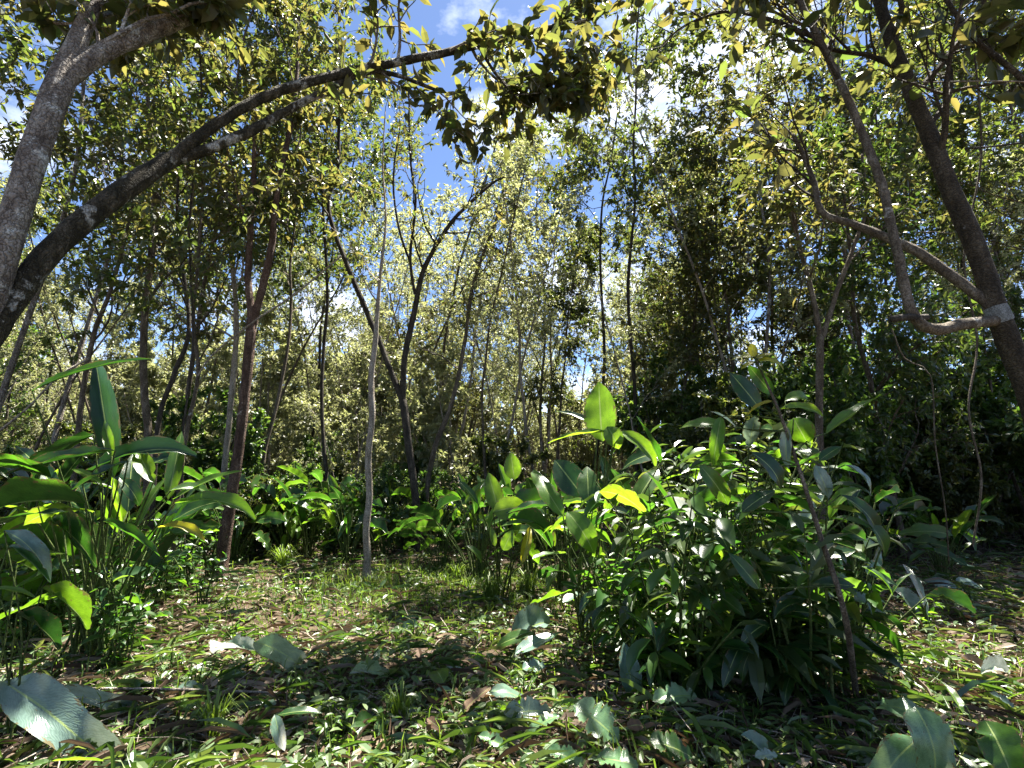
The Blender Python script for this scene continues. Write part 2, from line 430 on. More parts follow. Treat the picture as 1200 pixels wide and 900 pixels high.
# broad paddle leaf (banana-like understorey), unit length along x
def paddle(name, mat, wid=0.36, arch=0.6, fold=0.18, wave=0.02, twist=0.0, torn=0.0, seed=0, nv=13, nu=7, side=0.0, tip=1.0, cut=None, notch=0, freq=17):
    r = np.random.default_rng(seed)
    t = np.linspace(0, 1, nv)
    ang = -arch * (t ** 1.4)
    dx = np.cos(ang); dz = np.sin(ang)
    step = 1.0 / (nv - 1)
    cx = np.concatenate(([0], np.cumsum((dx[:-1] + dx[1:]) / 2 * step)))
    cz = np.concatenate(([0], np.cumsum((dz[:-1] + dz[1:]) / 2 * step)))
    prof = np.sin(math.pi * np.clip(t, 0, 1) ** 0.82) ** 0.70
    prof = np.where(t > 0.82, prof * (1 - (t - 0.82) / 0.18 * 0.25 * tip), prof)
    prof[0] = 0.05; prof[-1] = 0.03
    if cut is not None: prof = np.where(t > 0.5, np.maximum(prof, cut), prof)
    s = np.linspace(-1, 1, nu)
    ph = r.uniform(0, 6)
    cutrows = {(int(r.integers(3, nv - 2)), sd): r.uniform(0.35, 0.75) for sd in (-1, 1) for _ in range(notch)}
    V, UV = [], []
    for i in range(nv):
        eL, eR = 1 - torn * abs(r.normal()), 1 - torn * abs(r.normal())
        for sj in s:
            e = eL if sj < 0 else eR
            e = min(e, cutrows.get((i, -1 if sj < 0 else 1), 1.0))
            y = sj * prof[i] * wid / 2 * max(0.3, e)
            z = fold * abs(sj) ** 1.2 * prof[i] * wid / 2 * 0.6 + wave * math.sin(t[i] * freq + ph + sj * 1.3) * abs(sj)
            tw = twist * t[i]
            y2, z2 = y * math.cos(tw) - z * math.sin(tw), y * math.sin(tw) + z * math.cos(tw)
            V.append((cx[i] - math.sin(ang[i]) * z2, y2 + side * t[i] ** 2, cz[i] + math.cos(ang[i]) * z2))
            UV.append((0.5 + 0.5 * sj * 0.96, t[i]))
    Q = [(i * nu + j, (i + 1) * nu + j, (i + 1) * nu + j + 1, i * nu + j + 1) for i in range(nv - 1) for j in range(nu - 1)]
    mb = MB(); mb.add(V, None, Q, 0.5, UV)
    return mb.mesh(name, mat, smooth=True)

def place_leaf(name, mesh, base, direction, normal, L, W, parent, origin):
    X = unit(direction); Z = unit(np.asarray(normal, float) - np.dot(normal, X) * X); Y = np.cross(Z, X)
    o = obj(name, mesh, parent)
    p = np.asarray(base) - np.asarray(origin)
    o.matrix_local = Matrix(((X[0] * L, Y[0] * W, Z[0] * L, p[0]), (X[1] * L, Y[1] * W, Z[1] * L, p[1]), (X[2] * L, Y[2] * W, Z[2] * L, p[2]), (0, 0, 0, 1)))
    return o

# ------------------------------------------------------------------ tree growing
class Params:
    def __init__(s, **k):
        s.kids = (0, 5, 5); s.ratio = 0.55; s.wig = 0.16; s.lift = (0.02, 0.03, 0.06); s.ang = 0.85
        s.leaves = 14; s.leaf = 0.13; s.lw = 0.42; s.droop = 0.45; s.nup = 0.8; s.first = 0.25
        for a, b in k.items(): setattr(s, a, b)

class Leaves:
    def __init__(s): s.p, s.d, s.n, s.l, s.w = [], [], [], [], []
    def emit(s, rng, pts, P):
        m = P.leaves
        t = rng.uniform(0.15, 1.0, m) * (len(pts) - 1)
        i = np.minimum(t.astype(int), len(pts) - 2); f = (t - i)[:, None]
        pp = pts[i] * (1 - f) + pts[i + 1] * f
        ax = unit(pts[i + 1] - pts[i])
        d = unit(ax * 0.55 + rng.normal(0, 0.75, (m, 3)) - UP * P.droop)
        nn = unit(UP * P.nup + rng.normal(0, 0.6, (m, 3)))
        s.p.append(pp); s.d.append(d); s.n.append(nn)
        s.l.append(P.leaf * rng.uniform(0.4, 1.0, m) ** 1.3 * 1.55); s.w.append(P.lw * rng.uniform(0.8, 1.2, m))
    def arrays(s):
        return [np.concatenate(a) for a in (s.p, s.d, s.n, s.l, s.w)]

def grow(W, LV, p0, d0, L, r, level, P, rng):
    n = 6 if level else 4
    d = unit(d0); p = np.asarray(p0, float); pts = [p]
    for i in range(n):
        d = unit(d + rng.normal(0, P.wig, 3) + UP * P.lift[level])
        p = p + d * L / n
        pts.append(p)
    pts = np.array(pts)
    W.append((pts, np.linspace(r, r * 0.35, n + 1), 5 if level > 1 else (4 if level else 3)))
    if level == 0:
        LV.emit(rng, pts, P); return
    if level == 1: LV.emit(rng, pts[n // 2:], P)
    k = P.kids[level]
    for t in np.linspace(P.first, 1.0, k):
        x = t * n; i = min(int(x), n - 1); f = x - i
        q = pts[i] * (1 - f) + pts[i + 1] * f
        ax = unit(pts[i + 1] - pts[i])
        rv = rng.normal(0, 1, 3); rv = unit(rv - ax * np.dot(rv, ax))
        a = P.ang * rng.uniform(0.6, 1.25) * (0.5 if t > 0.98 else 1)
        grow(W, LV, q, ax * math.cos(a) + rv * math.sin(a), L * P.ratio * rng.uniform(0.75, 1.2) * (1.15 - 0.4 * t), r * 0.5, level - 1, P, rng)

def project(p):
    c, s = math.cos(PITCH), math.sin(PITCH)
    q = p - np.array((0, 0, CAM_H))
    dep = q[:, 1] * c + q[:, 2] * s
    upc = -q[:, 1] * s + q[:, 2] * c
    return 600 + F * q[:, 0] / np.maximum(dep, 1e-3), 450 - F * upc / np.maximum(dep, 1e-3), dep

NEAR_LEAF = {}
def near_leaf_mesh(mat):
    if mat not in NEAR_LEAF:
        tv, tt, tq, tuv = TEMPL['near']
        mb = MB(); mb.add(tv, tt, tq, 0.5, tuv)
        NEAR_LEAF[mat] = mb.mesh('leaf_blade', mat, smooth=True)
    return NEAR_LEAF[mat]

def finish_crown(root, origin, LV, rng, mat, single_mat=None, n_single=0, kind='near', clip=None, name='crown', thin=None):
    p, d, n, l, w = LV.arrays()
    keep = np.ones(len(p), bool)
    if clip is not None: keep &= clip(p)
    if thin and len(thin) > 2:  # crown gaps shaped along the sun direction to let light reach chosen patches
        k_ = (p[:, 2] - 1.0) / SUN[2]
        sx_, sy_ = p[:, 0] - SUN[0] * k_, p[:, 1] - SUN[1] * k_
        for (a0, a1, b0, b1, q_) in thin[2]:
            keep &= ~((sx_ > a0) & (sx_ < a1) & (sy_ > b0) & (sy_ < b1)) | (rng.uniform(0, 1, len(p)) < q_)
    if thin: keep &= (p[:, 2] < thin[0]) | (rng.uniform(0, 1, len(p)) < thin[1])  # upper crown thinned too, so more sun passes
    p, d, n, l, w = p[keep], d[keep], n[keep], l[keep], w[keep]
    if n_single:
        px, py, dep = project(p)
        vis = (dep > 0.5) & (px > -20) & (px < 1220) & (py > -20) & (py < 920)
        size = np.where(vis, l / np.maximum(dep, 0.5), 0)
        idx = np.argsort(-size)[:n_single]
        idx = idx[size[idx] > 0]
        me = near_leaf_mesh(single_mat)
        for i in idx:
            place_leaf('leaf', me, p[i], d[i], n[i], l[i], l[i] * w[i], root, origin)
        m = np.ones(len(p), bool); m[idx] = False
        p, d, n, l, w = p[m], d[m], n[m], l[m], w[m]
    mb = MB()
    add_leaves(mb, kind, p, d, n, l, w, rng.uniform(0, 1, len(p)))
    o = obj(name, mb.mesh(name, mat, origin), root)
    o['kind'] = 'stuff'
    return o

def in_view_gap(regions, minY=0):
    """keeps twigs of this tree out of open sky places: regions = list of (px0, py0, px1, py1)"""
    def f(p):
        px, py, dep = project(p)
        bad = np.zeros(len(p), bool)
        for (a, b, c_, d_) in regions:
            bad |= (dep > 0) & (px > a) & (px < c_) & (py > b) & (py < d_)
        return ~bad
    return f

def limb_from_px(spec, Y0=None):
    """spec: list of (px, py, Y, width_px) -> points and radii"""
    pts = [at(a, b, y) for a, b, y, w in spec]
    rad = []
    for (a, b, y, w), p in zip(spec, pts):
        dep = y * math.cos(PITCH) + (p[2] - CAM_H) * math.sin(PITCH)
        ex = math.hypot(a - 600, b - 450) / F
        rad.append(0.80 * w / 2 * dep / F / (1 + 0.55 * ex * ex) ** 0.75)
    return pts, rad

def hero_tree(name, label, limbs, bark, leafmat, P, seed, base=None, group=None, single=None, n_single=0, clip=None, kind='near', sides=14, barks=None, cat='tree', thin=None):
    """limbs: list of dict(spec, spawn=(t0, n, length, level)); the first is the trunk."""
    rng = np.random.default_rng(seed)
    origin = np.asarray(base if base is not None else limb_from_px(limbs[0]['spec'])[0][0])
    root = thing(name, label, cat, origin, group)
    W, LV = [], Leaves()
    for k, lb in enumerate(limbs):
        pts, rad = limb_from_px(lb['spec'])
        if k == 0 and base is not None and lb.get('root', True):
            pts = [np.asarray(base) - UP * 0.08, np.asarray(base) + UP * 0.12] + pts; rad = [rad[0] * 1.55, rad[0] * 1.15] + rad
        sp, sr = smooth_path(pts, rad, max(0.05, min(0.16, rad[0] * 1.3)))
        n_ = len(sp)
        sp = sp + np.cumsum(rng.normal(0, 1, (n_, 3)), 0) * 0.0015
        mb = MB(); tube(mb, sp, sr, sides if k == 0 else max(6, sides - 4), 0.055, rng)
        nm = 'trunk' if k == 0 else 'limb'
        obj(nm, mb.mesh(nm, lb.get('bark', bark), origin, smooth=True), root)
        if lb.get('spawn'):
            t0, cnt, ln, lev = lb['spawn']
            for t in np.linspace(t0, 1, cnt):
                i = min(int(t * (n_ - 1)), n_ - 2)
                ax = unit(sp[i + 1] - sp[i]); rv = rng.normal(0, 1, 3); rv = unit(rv - ax * np.dot(rv, ax))
                a = P.ang * rng.uniform(0.6, 1.3) * (0.35 if t > 0.98 else 1)
                grow(W, LV, sp[i], ax * math.cos(a) + rv * math.sin(a) + UP * 0.1, ln * rng.uniform(0.7, 1.25), max(0.006, min(sr[i] * 0.5, 0.03)), lev, P, rng)
    if W:
        mb = MB()
        for pts, rad, sd in W:
            if clip is not None and not clip(pts[len(pts) // 2:len(pts) // 2 + 1])[0]: continue
            tube(mb, pts, rad, sd, cap=False)
        if mb.n:
            o = obj('twigs', mb.mesh('twigs', bark, origin), root); o['kind'] = 'stuff'
        finish_crown(root, origin, LV, rng, leafmat, single, n_single, kind, clip, thin=thin)
    return root

# ------------------------------------------------------------------ the ground
def build_ground():
    n = 150
    s = np.linspace(-1, 1, n)
    g = np.sinh(s * 7.2) / np.sinh(7.2) * 2500
    X, Y = np.meshgrid(g, g)
    Y = Y + 5.0
    Z = hgt(X, Y)
    v = np.stack((X, Y, Z), -1).reshape(-1, 3)
    i = np.arange(n - 1)[:, None] * n; j = np.arange(n - 1)[None, :]
    q = np.stack((i + j, i + j + 1, i + n + j + 1, i + n + j), -1).reshape(-1, 4)
    mb = MB(); mb.add(v, None, q)
    o = obj('forest_floor', mb.mesh('forest_floor', 'forest_soil', smooth=True))
    o['kind'] = 'structure'
build_ground()

# ------------------------------------------------------------------ near trees
SKYGAP = in_view_gap([(690, -40, 722, 110), (445, 235, 480, 310), (435, 140, 455, 200)])

hero_tree('grey_tree', 'thick pale grey flaking trunk forking high, dark mossy limb leaning away from its foot',
    [dict(spec=[(-75, 560, 3.1, 62), (-40, 440, 3.1, 58), (5, 300, 3.15, 52), (38, 190, 3.25, 50), (72, 95, 3.4, 48), (95, 40, 3.5, 34), (118, -30, 3.6, 30), (150, -200, 3.8, 22)], spawn=(0.6, 7, 1.5, 2)),
     dict(spec=[(75, 92, 3.4, 40), (120, 62, 3.55, 34), (180, 35, 3.75, 32), (250, 2, 4.0, 28), (330, -60, 4.3, 22), (430, -160, 4.6, 14)], spawn=(0.35, 8, 1.5, 2)),
     dict(spec=[(-55, 470, 3.1, 50), (-15, 402, 3.15, 48), (35, 325, 3.3, 44), (90, 268, 3.5, 40), (150, 222, 3.75, 36), (200, 188, 4.0, 30)], bark='mossy_bark'),
     dict(spec=[(190, 195, 3.95, 22), (262, 140, 4.2, 19), (335, 104, 4.5, 17), (420, 82, 4.9, 15), (520, 62, 5.3, 13), (600, 42, 5.6, 11), (648, 31, 5.8, 9)], bark='mossy_bark', spawn=(0.5, 9, 0.8, 1)),
     dict(spec=[(195, 193, 4.0, 20), (290, 155, 4.3, 17), (350, 122, 4.6, 13), (440, 84, 5.0, 9), (520, 108, 5.2, 5)], bark='mossy_bark', spawn=(0.5, 6, 0.7, 1)),
     dict(spec=[(560, 52, 5.45, 6), (580, 85, 5.5, 5), (610, 120, 5.6, 3)], bark='mossy_bark', spawn=(0.2, 9, 0.7, 1)),
     dict(spec=[(640, 33, 5.78, 6), (650, 70, 5.9, 5), (668, 110, 6.0, 3)], bark='mossy_bark', spawn=(0.2, 10, 0.75, 1)),
     dict(spec=[(640, 33, 5.78, 6), (700, 20, 5.9, 4), (735, -10, 6.0, 3)], bark='mossy_bark', spawn=(0.3, 4, 0.5, 1)),
    ], 'grey_bark', 'olive_leaf', Params(kids=(0, 5, 5), leaf=0.165, leaves=20, lw=0.46, wig=0.14), 11,
    base=(*at(-95, 640, 3.1)[:2], hgt(*at(-95, 640, 3.1)[:2])), single='olive_leaf_single', n_single=295, clip=in_view_gap([(722, -40, 770, 150), (440, 150, 520, 330)]), sides=18, thin=(4.3, 0.5, [(-4.5, -1.8, 2.8, 5.2, 0.4), (-2, 1.5, 4.4, 7.0, 0.3)]))

b = at(1262, 640, 4.0)
right = hero_tree('leaning_tree', 'dark leaning trunk with pale ring band and a crooked low limb',
    [dict(spec=[(1240, 560, 4.0, 50), (1205, 455, 4.0, 42), (1172, 372, 4.0, 37), (1148, 300, 4.05, 34), (1108, 205, 4.15, 31), (1070, 112, 4.3, 27), (1035, 20, 4.5, 22), (1005, -90, 4.8, 16)], spawn=(0.55, 10, 1.5, 2)),
     dict(spec=[(1172, 375, 4.0, 22), (1125, 380, 3.9, 22), (1092, 386, 3.85, 21), (1066, 362, 3.85, 18), (1050, 290, 3.9, 16), (1030, 212, 4.0, 15), (1000, 132, 4.15, 14), (965, 58, 4.3, 13), (935, -5, 4.5, 12), (910, -80, 4.8, 9)], bark='brown_bark', spawn=(0.58, 7, 1.2, 2)),
     dict(spec=[(1165, 362, 4.0, 20), (1112, 322, 4.15, 19), (1060, 290, 4.3, 16), (1002, 266, 4.5, 13), (963, 250, 4.6, 11), (952, 210, 4.7, 9), (930, 160, 4.8, 7)], bark='brown_bark', spawn=(0.7, 8, 1.0, 1)),
     dict(spec=[(1086, 372, 3.85, 13), (1062, 371, 3.8, 13), (1046, 373, 3.75, 12)], bark='dark_bark'),
     dict(spec=[(958, 45, 4.35, 9), (900, 22, 4.6, 8), (850, 14, 4.8, 5), (800, 32, 5.0, 4), (770, 60, 5.1, 2)], bark='dark_bark', spawn=(0.35, 8, 0.85, 1)),
     dict(spec=[(1245, 150, 4.0, 14), (1195, 88, 4.0, 12), (1140, 40, 4.1, 10), (1105, -10, 4.2, 9)], spawn=(0.3, 5, 1.0, 1)),
    ], 'ringed_bark', 'olive_leaf', Params(kids=(0, 5, 5), leaf=0.18, leaves=18, lw=0.48, wig=0.14), 23,
    base=(b[0], b[1], hgt(b[0], b[1])), single='olive_leaf_single', n_single=280, clip=SKYGAP, sides=16, thin=(3.6, 0.5, [(0.2, 3.4, 2.4, 4.8, 0.16), (3.2, 7, 3.0, 7.0, 0.3)]))
# the pale band painted round its trunk
bp, br = limb_from_px([(1174, 377, 4.0, 38.8), (1170, 369, 4.0, 38.5), (1166, 361, 4.01, 38)])
mbb = MB(); sp_, sr_ = smooth_path(bp, [r * 1.03 for r in br], 0.02); tube(mbb, sp_, sr_, 16, 0.01, np.random.default_rng(4), cap=False)
obj('painted_band', mbb.mesh('painted_band', 'band_paint', right.location, True), right)

g = gnd(257, 684)
hero_tree('red_trunk_tree', 'straight reddish brown trunk forking above head height, rooted at edge of lit clearing',
    [dict(spec=[(262, 640, g[1], 21), (270, 590, g[1], 18), (281, 520, g[1], 16), (290, 440, g[1], 15), (296, 375, g[1], 16)], bark='red_bark'),
     dict(spec=[(296, 380, g[1], 13), (291, 330, g[1], 11), (293, 270, g[1], 10), (297, 200, g[1] + 0.1, 8), (300, 110, g[1] + 0.3, 6)], bark='red_bark', spawn=(0.3, 8, 1.2, 2)),
     dict(spec=[(297, 380, g[1], 13), (308, 335, g[1], 12), (318, 285, g[1], 11), (326, 220, g[1] + 0.1, 9), (345, 120, g[1] + 0.4, 7), (350, 20, g[1] + .6, 5)], bark='red_bark', spawn=(0.3, 9, 1.3, 2)),
    ], 'brown_bark', 'olive_leaf', Params(kids=(0, 5, 4), leaf=0.12, leaves=10), 31, base=g, clip=SKYGAP)

g = gnd(429, 686)
hero_tree('pale_sapling', 'slender straight pale stem standing alone on the lit litter',
    [dict(spec=[(431, 655, g[1], 11.5), (429, 620, g[1], 10.5), (433, 580, g[1] + .02, 10.2), (431, 535, g[1], 10), (436, 490, g[1] - .03, 9.4), (435, 445, g[1], 9), (440, 400, g[1], 7.5), (445, 330, g[1], 5), (452, 260, g[1] + .1, 3.5), (448, 190, g[1] + .2, 2.4), (452, 130, g[1] + .2, 1.8)], spawn=(0.55, 10, 0.8, 1)),
    ], 'pale_bark', 'olive_leaf', Params(kids=(0, 4, 4), leaf=0.09, leaves=7, lw=0.34), 37, base=g, clip=SKYGAP, sides=10)

g = gnd(490, 652)
hero_tree('forked_tree', 'dark slender trunk splitting into a wide V with nearly bare arms',
    [dict(spec=[(489, 600, g[1], 12), (480, 530, g[1], 11), (472, 468, g[1], 12)]),
     dict(spec=[(472, 472, g[1], 10), (452, 420, g[1], 9), (425, 355, g[1] - .1, 9), (398, 290, g[1] - .1, 8), (384, 240, g[1] - .1, 7), (395, 195, g[1], 6), (397, 120, g[1], 5)], spawn=(0.6, 7, 1.0, 2)),
     dict(spec=[(472, 472, g[1], 10), (474, 420, g[1], 10), (486, 365, g[1] + .1, 9.5), (496, 318, g[1] + .1, 8), (518, 278, g[1] + .2, 7), (540, 250, g[1] + .2, 6), (575, 218, g[1] + .2, 4), (592, 208, g[1] + .2, 3)], spawn=(0.5, 9, 0.9, 1)),
     dict(spec=[(486, 345, g[1] + .1, 5), (480, 300, g[1], 5), (486, 240, g[1], 4.5), (480, 190, g[1], 4), (478, 110, g[1], 3)], spawn=(0.3, 8, 0.8, 1)),
     dict(spec=[(482, 310, g[1] + .1, 4), (468, 270, g[1], 4), (462, 215, g[1], 3.5), (470, 150, g[1], 2.5)], spawn=(0.3, 6, 0.7, 1)),
    ], 'dark_bark', 'olive_leaf', Params(kids=(0, 4, 4), leaf=0.085, leaves=7, lw=0.36, wig=0.18), 41, base=g, clip=SKYGAP, sides=10)

g = gnd(497, 648)
hero_tree('pale_leaning_sapling', 'thin pale stem leaning aside right behind the dark V-forked trunk',
    [dict(spec=[(497, 610, g[1] + .25, 8), (508, 530, g[1] + .3, 8), (530, 470, g[1] + .4, 7), (545, 400, g[1] + .6, 6), (556, 330, g[1] + .8, 5), (585, 250, g[1] + 1, 4)], spawn=(0.5, 8, 0.9, 1)),
    ], 'brown_bark', 'olive_leaf', Params(kids=(0, 4, 4), leaf=0.10, leaves=9), 43, base=(g[0], g[1] + .25, hgt(g[0], g[1] + .25)), clip=SKYGAP, sides=8)

b = at(962, 600, 7.0)
hero_tree('brown_forked_tree', 'brown trunk forking in a narrow Y behind the yellow-tipped shoot',
    [dict(spec=[(962, 560, 7.0, 13), (961, 470, 7.0, 12), (962, 395, 7.0, 12)]),
     dict(spec=[(962, 400, 7.0, 9), (952, 345, 7.0, 8), (938, 295, 7.0, 7), (925, 230, 7.1, 5)], spawn=(0.4, 7, 1.3, 2)),
     dict(spec=[(962, 400, 7.0, 9), (980, 345, 7.0, 8), (1000, 290, 7.0, 7), (1015, 240, 7.1, 6), (1010, 180, 7.2, 5)], spawn=(0.4, 7, 1.3, 2)),
    ], 'brown_bark', 'olive_leaf', Params(kids=(0, 4, 3), leaf=0.12, leaves=9), 47, base=(b[0], b[1], hgt(b[0], b[1])), clip=SKYGAP, sides=10)

# left group of thinner stems
lefts = [
    ('grey_straight_tree', 'straight grey brown trunk rising behind the tall upright broad leaf', [(174, 540, 7.6, 13), (168, 440, 7.6, 12), (170, 360, 7.6, 12), (177, 290, 7.6, 11), (180, 200, 7.7, 9), (170, 100, 7.8, 7)], 'brown_bark'),
    ('tilted_tree', 'tilted dark stem with narrow fork, foot hidden behind the broad-leaved clump', [(92, 500, 7.2, 10), (100, 440, 7.2, 9), (112, 385, 7.2, 9), (130, 340, 7.2, 7), (150, 270, 7.2, 5), (165, 200, 7.3, 4)], 'brown_bark'),
    ('black_crooked_tree', 'crooked blackish stem slanting across the straight grey trunk', [(186, 500, 7.0, 8), (205, 440, 7.0, 8), (222, 385, 7.0, 7), (212, 300, 7.0, 6), (208, 240, 7.0, 5), (215, 150, 7.1, 4)], 'dark_bark'),
    ('wavy_sapling', 'wavy dark sapling close beside the reddish trunk', [(210, 560, 6.6, 7), (220, 500, 6.6, 7), (232, 440, 6.6, 6), (226, 380, 6.6, 6), (232, 300, 6.6, 5), (240, 200, 6.7, 4)], 'brown_bark'),
    ('grey_pole_tree', 'grey pole-like stem standing just behind the reddish trunk', [(262, 560, 9.0, 9), (270, 470, 9.0, 9), (276, 380, 9.0, 8), (270, 290, 9.0, 7), (262, 190, 9.2, 5)], 'pale_bark'),
]
for k, (nm, lb, sp, bk) in enumerate(lefts):
    x, y = at(sp[0][0], 560, sp[0][2])[:2]
    hero_tree(nm, lb, [dict(spec=sp, spawn=(0.5, 10, 1.25, 2))], bk, ('olive_leaf', 'mid_leaf')[k % 2], Params(kids=(0, 4, 4), leaf=0.11, leaves=8), 60 + k,
              base=(x, y, hgt(x, y)), clip=SKYGAP, sides=8, kind='near')

# ------------------------------------------------------------------ trees and bushes farther in: a few kinds, many individuals
def make_tree(name, label, group, seed, H, r, bark, leafmat, P, crown_from, nb, blen, lean=0.06, kind='far', stems=1, cat='tree'):
    rng = np.random.default_rng(seed)
    root = thing(name, label, cat, (0, 0, 0), group)
    W, LV = [], Leaves()
    mbt = MB()
    for s_ in range(stems):
        a = rng.uniform(0, 6.28)
        off = np.array((math.cos(a), math.sin(a), 0)) * (0.12 * (stems > 1))
        d = unit(np.array((math.cos(a) * lean * (1 + 3 * (stems > 1)), math.sin(a) * lean * (1 + 3 * (stems > 1)), 1)))
        n = 12; p = off - UP * 0.1; pts = [p]
        hh = H * rng.uniform(0.75, 1.05) if stems > 1 else H
        for i in range(n):
            d = unit(d + rng.normal(0, 0.07, 3) + UP * 0.04); p = p + d * hh / n; pts.append(p)
        pts = np.array(pts); rad = np.linspace(r, r * 0.3, n + 1); rad[0] *= 1.35
        sp, sr = smooth_path(pts, rad, 0.25)
        tube(mbt, sp, sr, 7, 0.05, rng)
        m = len(sp)
        for t in np.linspace(crown_from, 1, nb):
            i = min(int(t * (m - 1)), m - 2)
            ax = unit(sp[i + 1] - sp[i]); rv = rng.normal(0, 1, 3); rv = unit(rv - ax * np.dot(rv, ax))
            an = P.ang * rng.uniform(0.7, 1.3)
            grow(W, LV, sp[i], ax * math.cos(an) + rv * math.sin(an), blen * rng.uniform(0.6, 1.3) * (1.2 - 0.5 * t), max(0.008, sr[i] * 0.45), 2, P, rng)
    obj('trunk', mbt.mesh('trunk', bark, smooth=True), root)
    mb = MB()
    for q, rad, sd in W: tube(mb, q, rad, 3, cap=False)
    o = obj('twigs', mb.mesh('twigs', bark), root); o['kind'] = 'stuff'
    finish_crown(root, np.zeros(3), LV, rng, leafmat, kind=kind)
    return root

PF = Params(kids=(0, 6, 5), leaf=0.112, leaves=18, lw=0.44, ratio=0.62)
PS = Params(kids=(0, 4, 4), leaf=0.085, leaves=13, lw=0.42, ratio=0.62)
PB = Params(kids=(0, 4, 4), leaf=0.085, leaves=20, lw=0.5, lift=(0.02, 0.05, 0.10))
G1, G2, G3, G4 = 'olive-leaved trees in the stand behind the clearing', 'sparse pole-like trees in the stand', 'pale bushes between the far trunks', 'dark green bushes of the thicket'
G6 = 'tall bare-stemmed trees roofing the clearing'
G5 = 'fresh green trees in the stand'
kinds = {
 'olive': [make_tree('olive_tree', 'slim tree with dense olive brown crown in the stand behind the clearing', G1, 100 + i, 8.5 + i, 0.048, 'brown_bark', ('olive_leaf', 'mid_leaf', 'olive_leaf')[i], PF, 0.28, 15, 1.9) for i in range(3)],
 'tall': [make_tree('tall_tree', 'x', G6, 110 + i, 10.5 + i, 0.048, ('brown_bark', 'grey_bark', 'dark_bark')[i], ('mid_leaf', 'olive_leaf', 'mid_leaf')[i], PF, 0.46, 15, 2.0) for i in range(3)],
 'pole': [make_tree('pole_tree', 'thin bare pole-like tree with sparse top among the far trunks', G2, 120 + i, 8 + i, 0.04, ('pale_bark', 'brown_bark', 'pale_bark')[i], 'pale_leaf', PS, 0.45, 12, 1.4) for i in range(3)],
 'green': [make_tree('green_tree', 'leafy fresh green tree with foliage down its stem in the stand', G5, 140 + i, 7.5 + i, 0.07, 'brown_bark', ('fresh_leaf', 'dark_leaf')[i], PF, 0.18, 17, 1.7) for i in range(2)],
 'pale': [make_tree('pale_bush', 'pale yellowish many-stemmed bush between the far trunks', G3, 160 + i, 3.0 + 0.6 * i, 0.025, 'pale_bark', 'pale_leaf', PB, 0.15, 6, 1.0, kind='far', stems=5, cat='bush') for i in range(3)],
 'dark': [make_tree('thicket_bush', 'dark green many-stemmed bush of the thicket behind the clearing', G4, 180 + i, 1.7 + 0.4 * i, 0.02, 'dark_bark', ('fresh_leaf', 'mid_leaf', 'fresh_leaf')[i], PB, 0.1, 6, 0.7, kind='near', stems=5, cat='bush') for i in range(3)],
}
used = set()
MARKS = [(60, 'the grey flaking trunk'), (200, 'the broad-leaved clump'), (340, 'the reddish trunk'), (460, 'the slender pale stem'), (560, 'the V-forked trunk'), (660, 'the glowing-leaved plant'),
         (800, 'the big oval leaf'), (930, 'the yellow-tipped sapling'), (1060, 'the Y-forked brown trunk'), (9999, 'the dark leaning trunk')]
rngp = np.random.default_rng(5)
def put(kind, x, y, sc=1.0):
    i = int(rngp.integers(len(kinds[kind])))
    src = kinds[kind][i]
    loc = (x, y, float(hgt(x, y)))
    rz = rngp.uniform(0, 6.28)
    px = 600 + F * x / y
    mark = next(nm for lim, nm in MARKS if px < lim)
    lbl = {'olive': '%s slim tree with dense olive brown crown', 'tall': '%s straight bare stem with high olive crown', 'pole': '%s thin pole-like tree with bare stem and sparse top', 'green': '%s leafy green tree with foliage down its stem', 'pale': '%s pale yellowish many-stemmed bush', 'dark': '%s dark green many-stemmed bush'}[kind]
    lbl = lbl % ('tall' if sc > 1 else 'short') + (' well' if y > 15 else '') + ' behind ' + mark
    if (kind, i) not in used:
        src['label'] = lbl; used.add((kind, i)); src.location = loc; src.rotation_euler = (0, 0, rz); src.scale = (sc, sc, sc)
    else:
        copy_thing(src, loc, rz, sc, lbl)

def scatter(kind, n, y0, y1, px0, px1, s0=0.8, s1=1.25, mind=0.8, placed=[]):
    k = 0; tries = 0
    while k < n and tries < n * 40:
        tries += 1
        y = y0 + (y1 - y0) * rngp.uniform() ** 0.8
        px = rngp.uniform(px0, px1)
        x = (px - 600) / F * y
        if any((x - a) ** 2 + (y - b_) ** 2 < mind ** 2 for a, b_ in placed): continue
        placed.append((x, y)); k += 1
        put(kind, x, y, rngp.uniform(s0, s1))

# stand left of the gap, right of the gap, far rows
for px, Y, sc in ((690, 13, 1.05), (750, 12, 1.1), (640, 15, 1.1), (-110, 6.0, 1.0), (-20, 7.5, 1.1), (60, 9.5, 1.1), (215, 10.0, 1.15), (385, 11, 1.0), (1300, 7.5, 1.0), (890, 10.5, 1.0), (1075, 15, 1.35), (1150, 17, 1.45), (1240, 13, 1.3), (985, 16, 1.35), (1190, 14, 1.2)):
    put('tall', (px - 600) / F * Y, Y, sc)
for px, Y, sc in ((800, 12.5, 1.1), (870, 11.0, 1.1), (940, 12.5, 1.15)):
    put('olive', (px - 600) / F * Y, Y, sc)
scatter('tall', 12, 9, 22, -200, 400, 0.85, 1.25)
scatter('tall', 7, 10, 26, 640, 1050, 0.8, 1.1)
scatter('tall', 3, 12, 24, 1050, 1350)
scatter('olive', 3, 14, 26, 400, 620, 0.6, 0.8)
scatter('olive', 5, 13, 24, 640, 960, 0.75, 1.1)
scatter('olive', 2, 9, 20, -250, 60, 0.8, 1)
scatter('olive', 4, 10, 20, 960, 1350, 0.7, 0.9)
scatter('green', 3, 9, 18, -100, 300, 0.6, 0.8)
scatter('green', 4, 11, 20, 750, 1050, 0.6, 0.9)
scatter('green', 9, 8, 18, 1020, 1350, 0.5, 0.85)
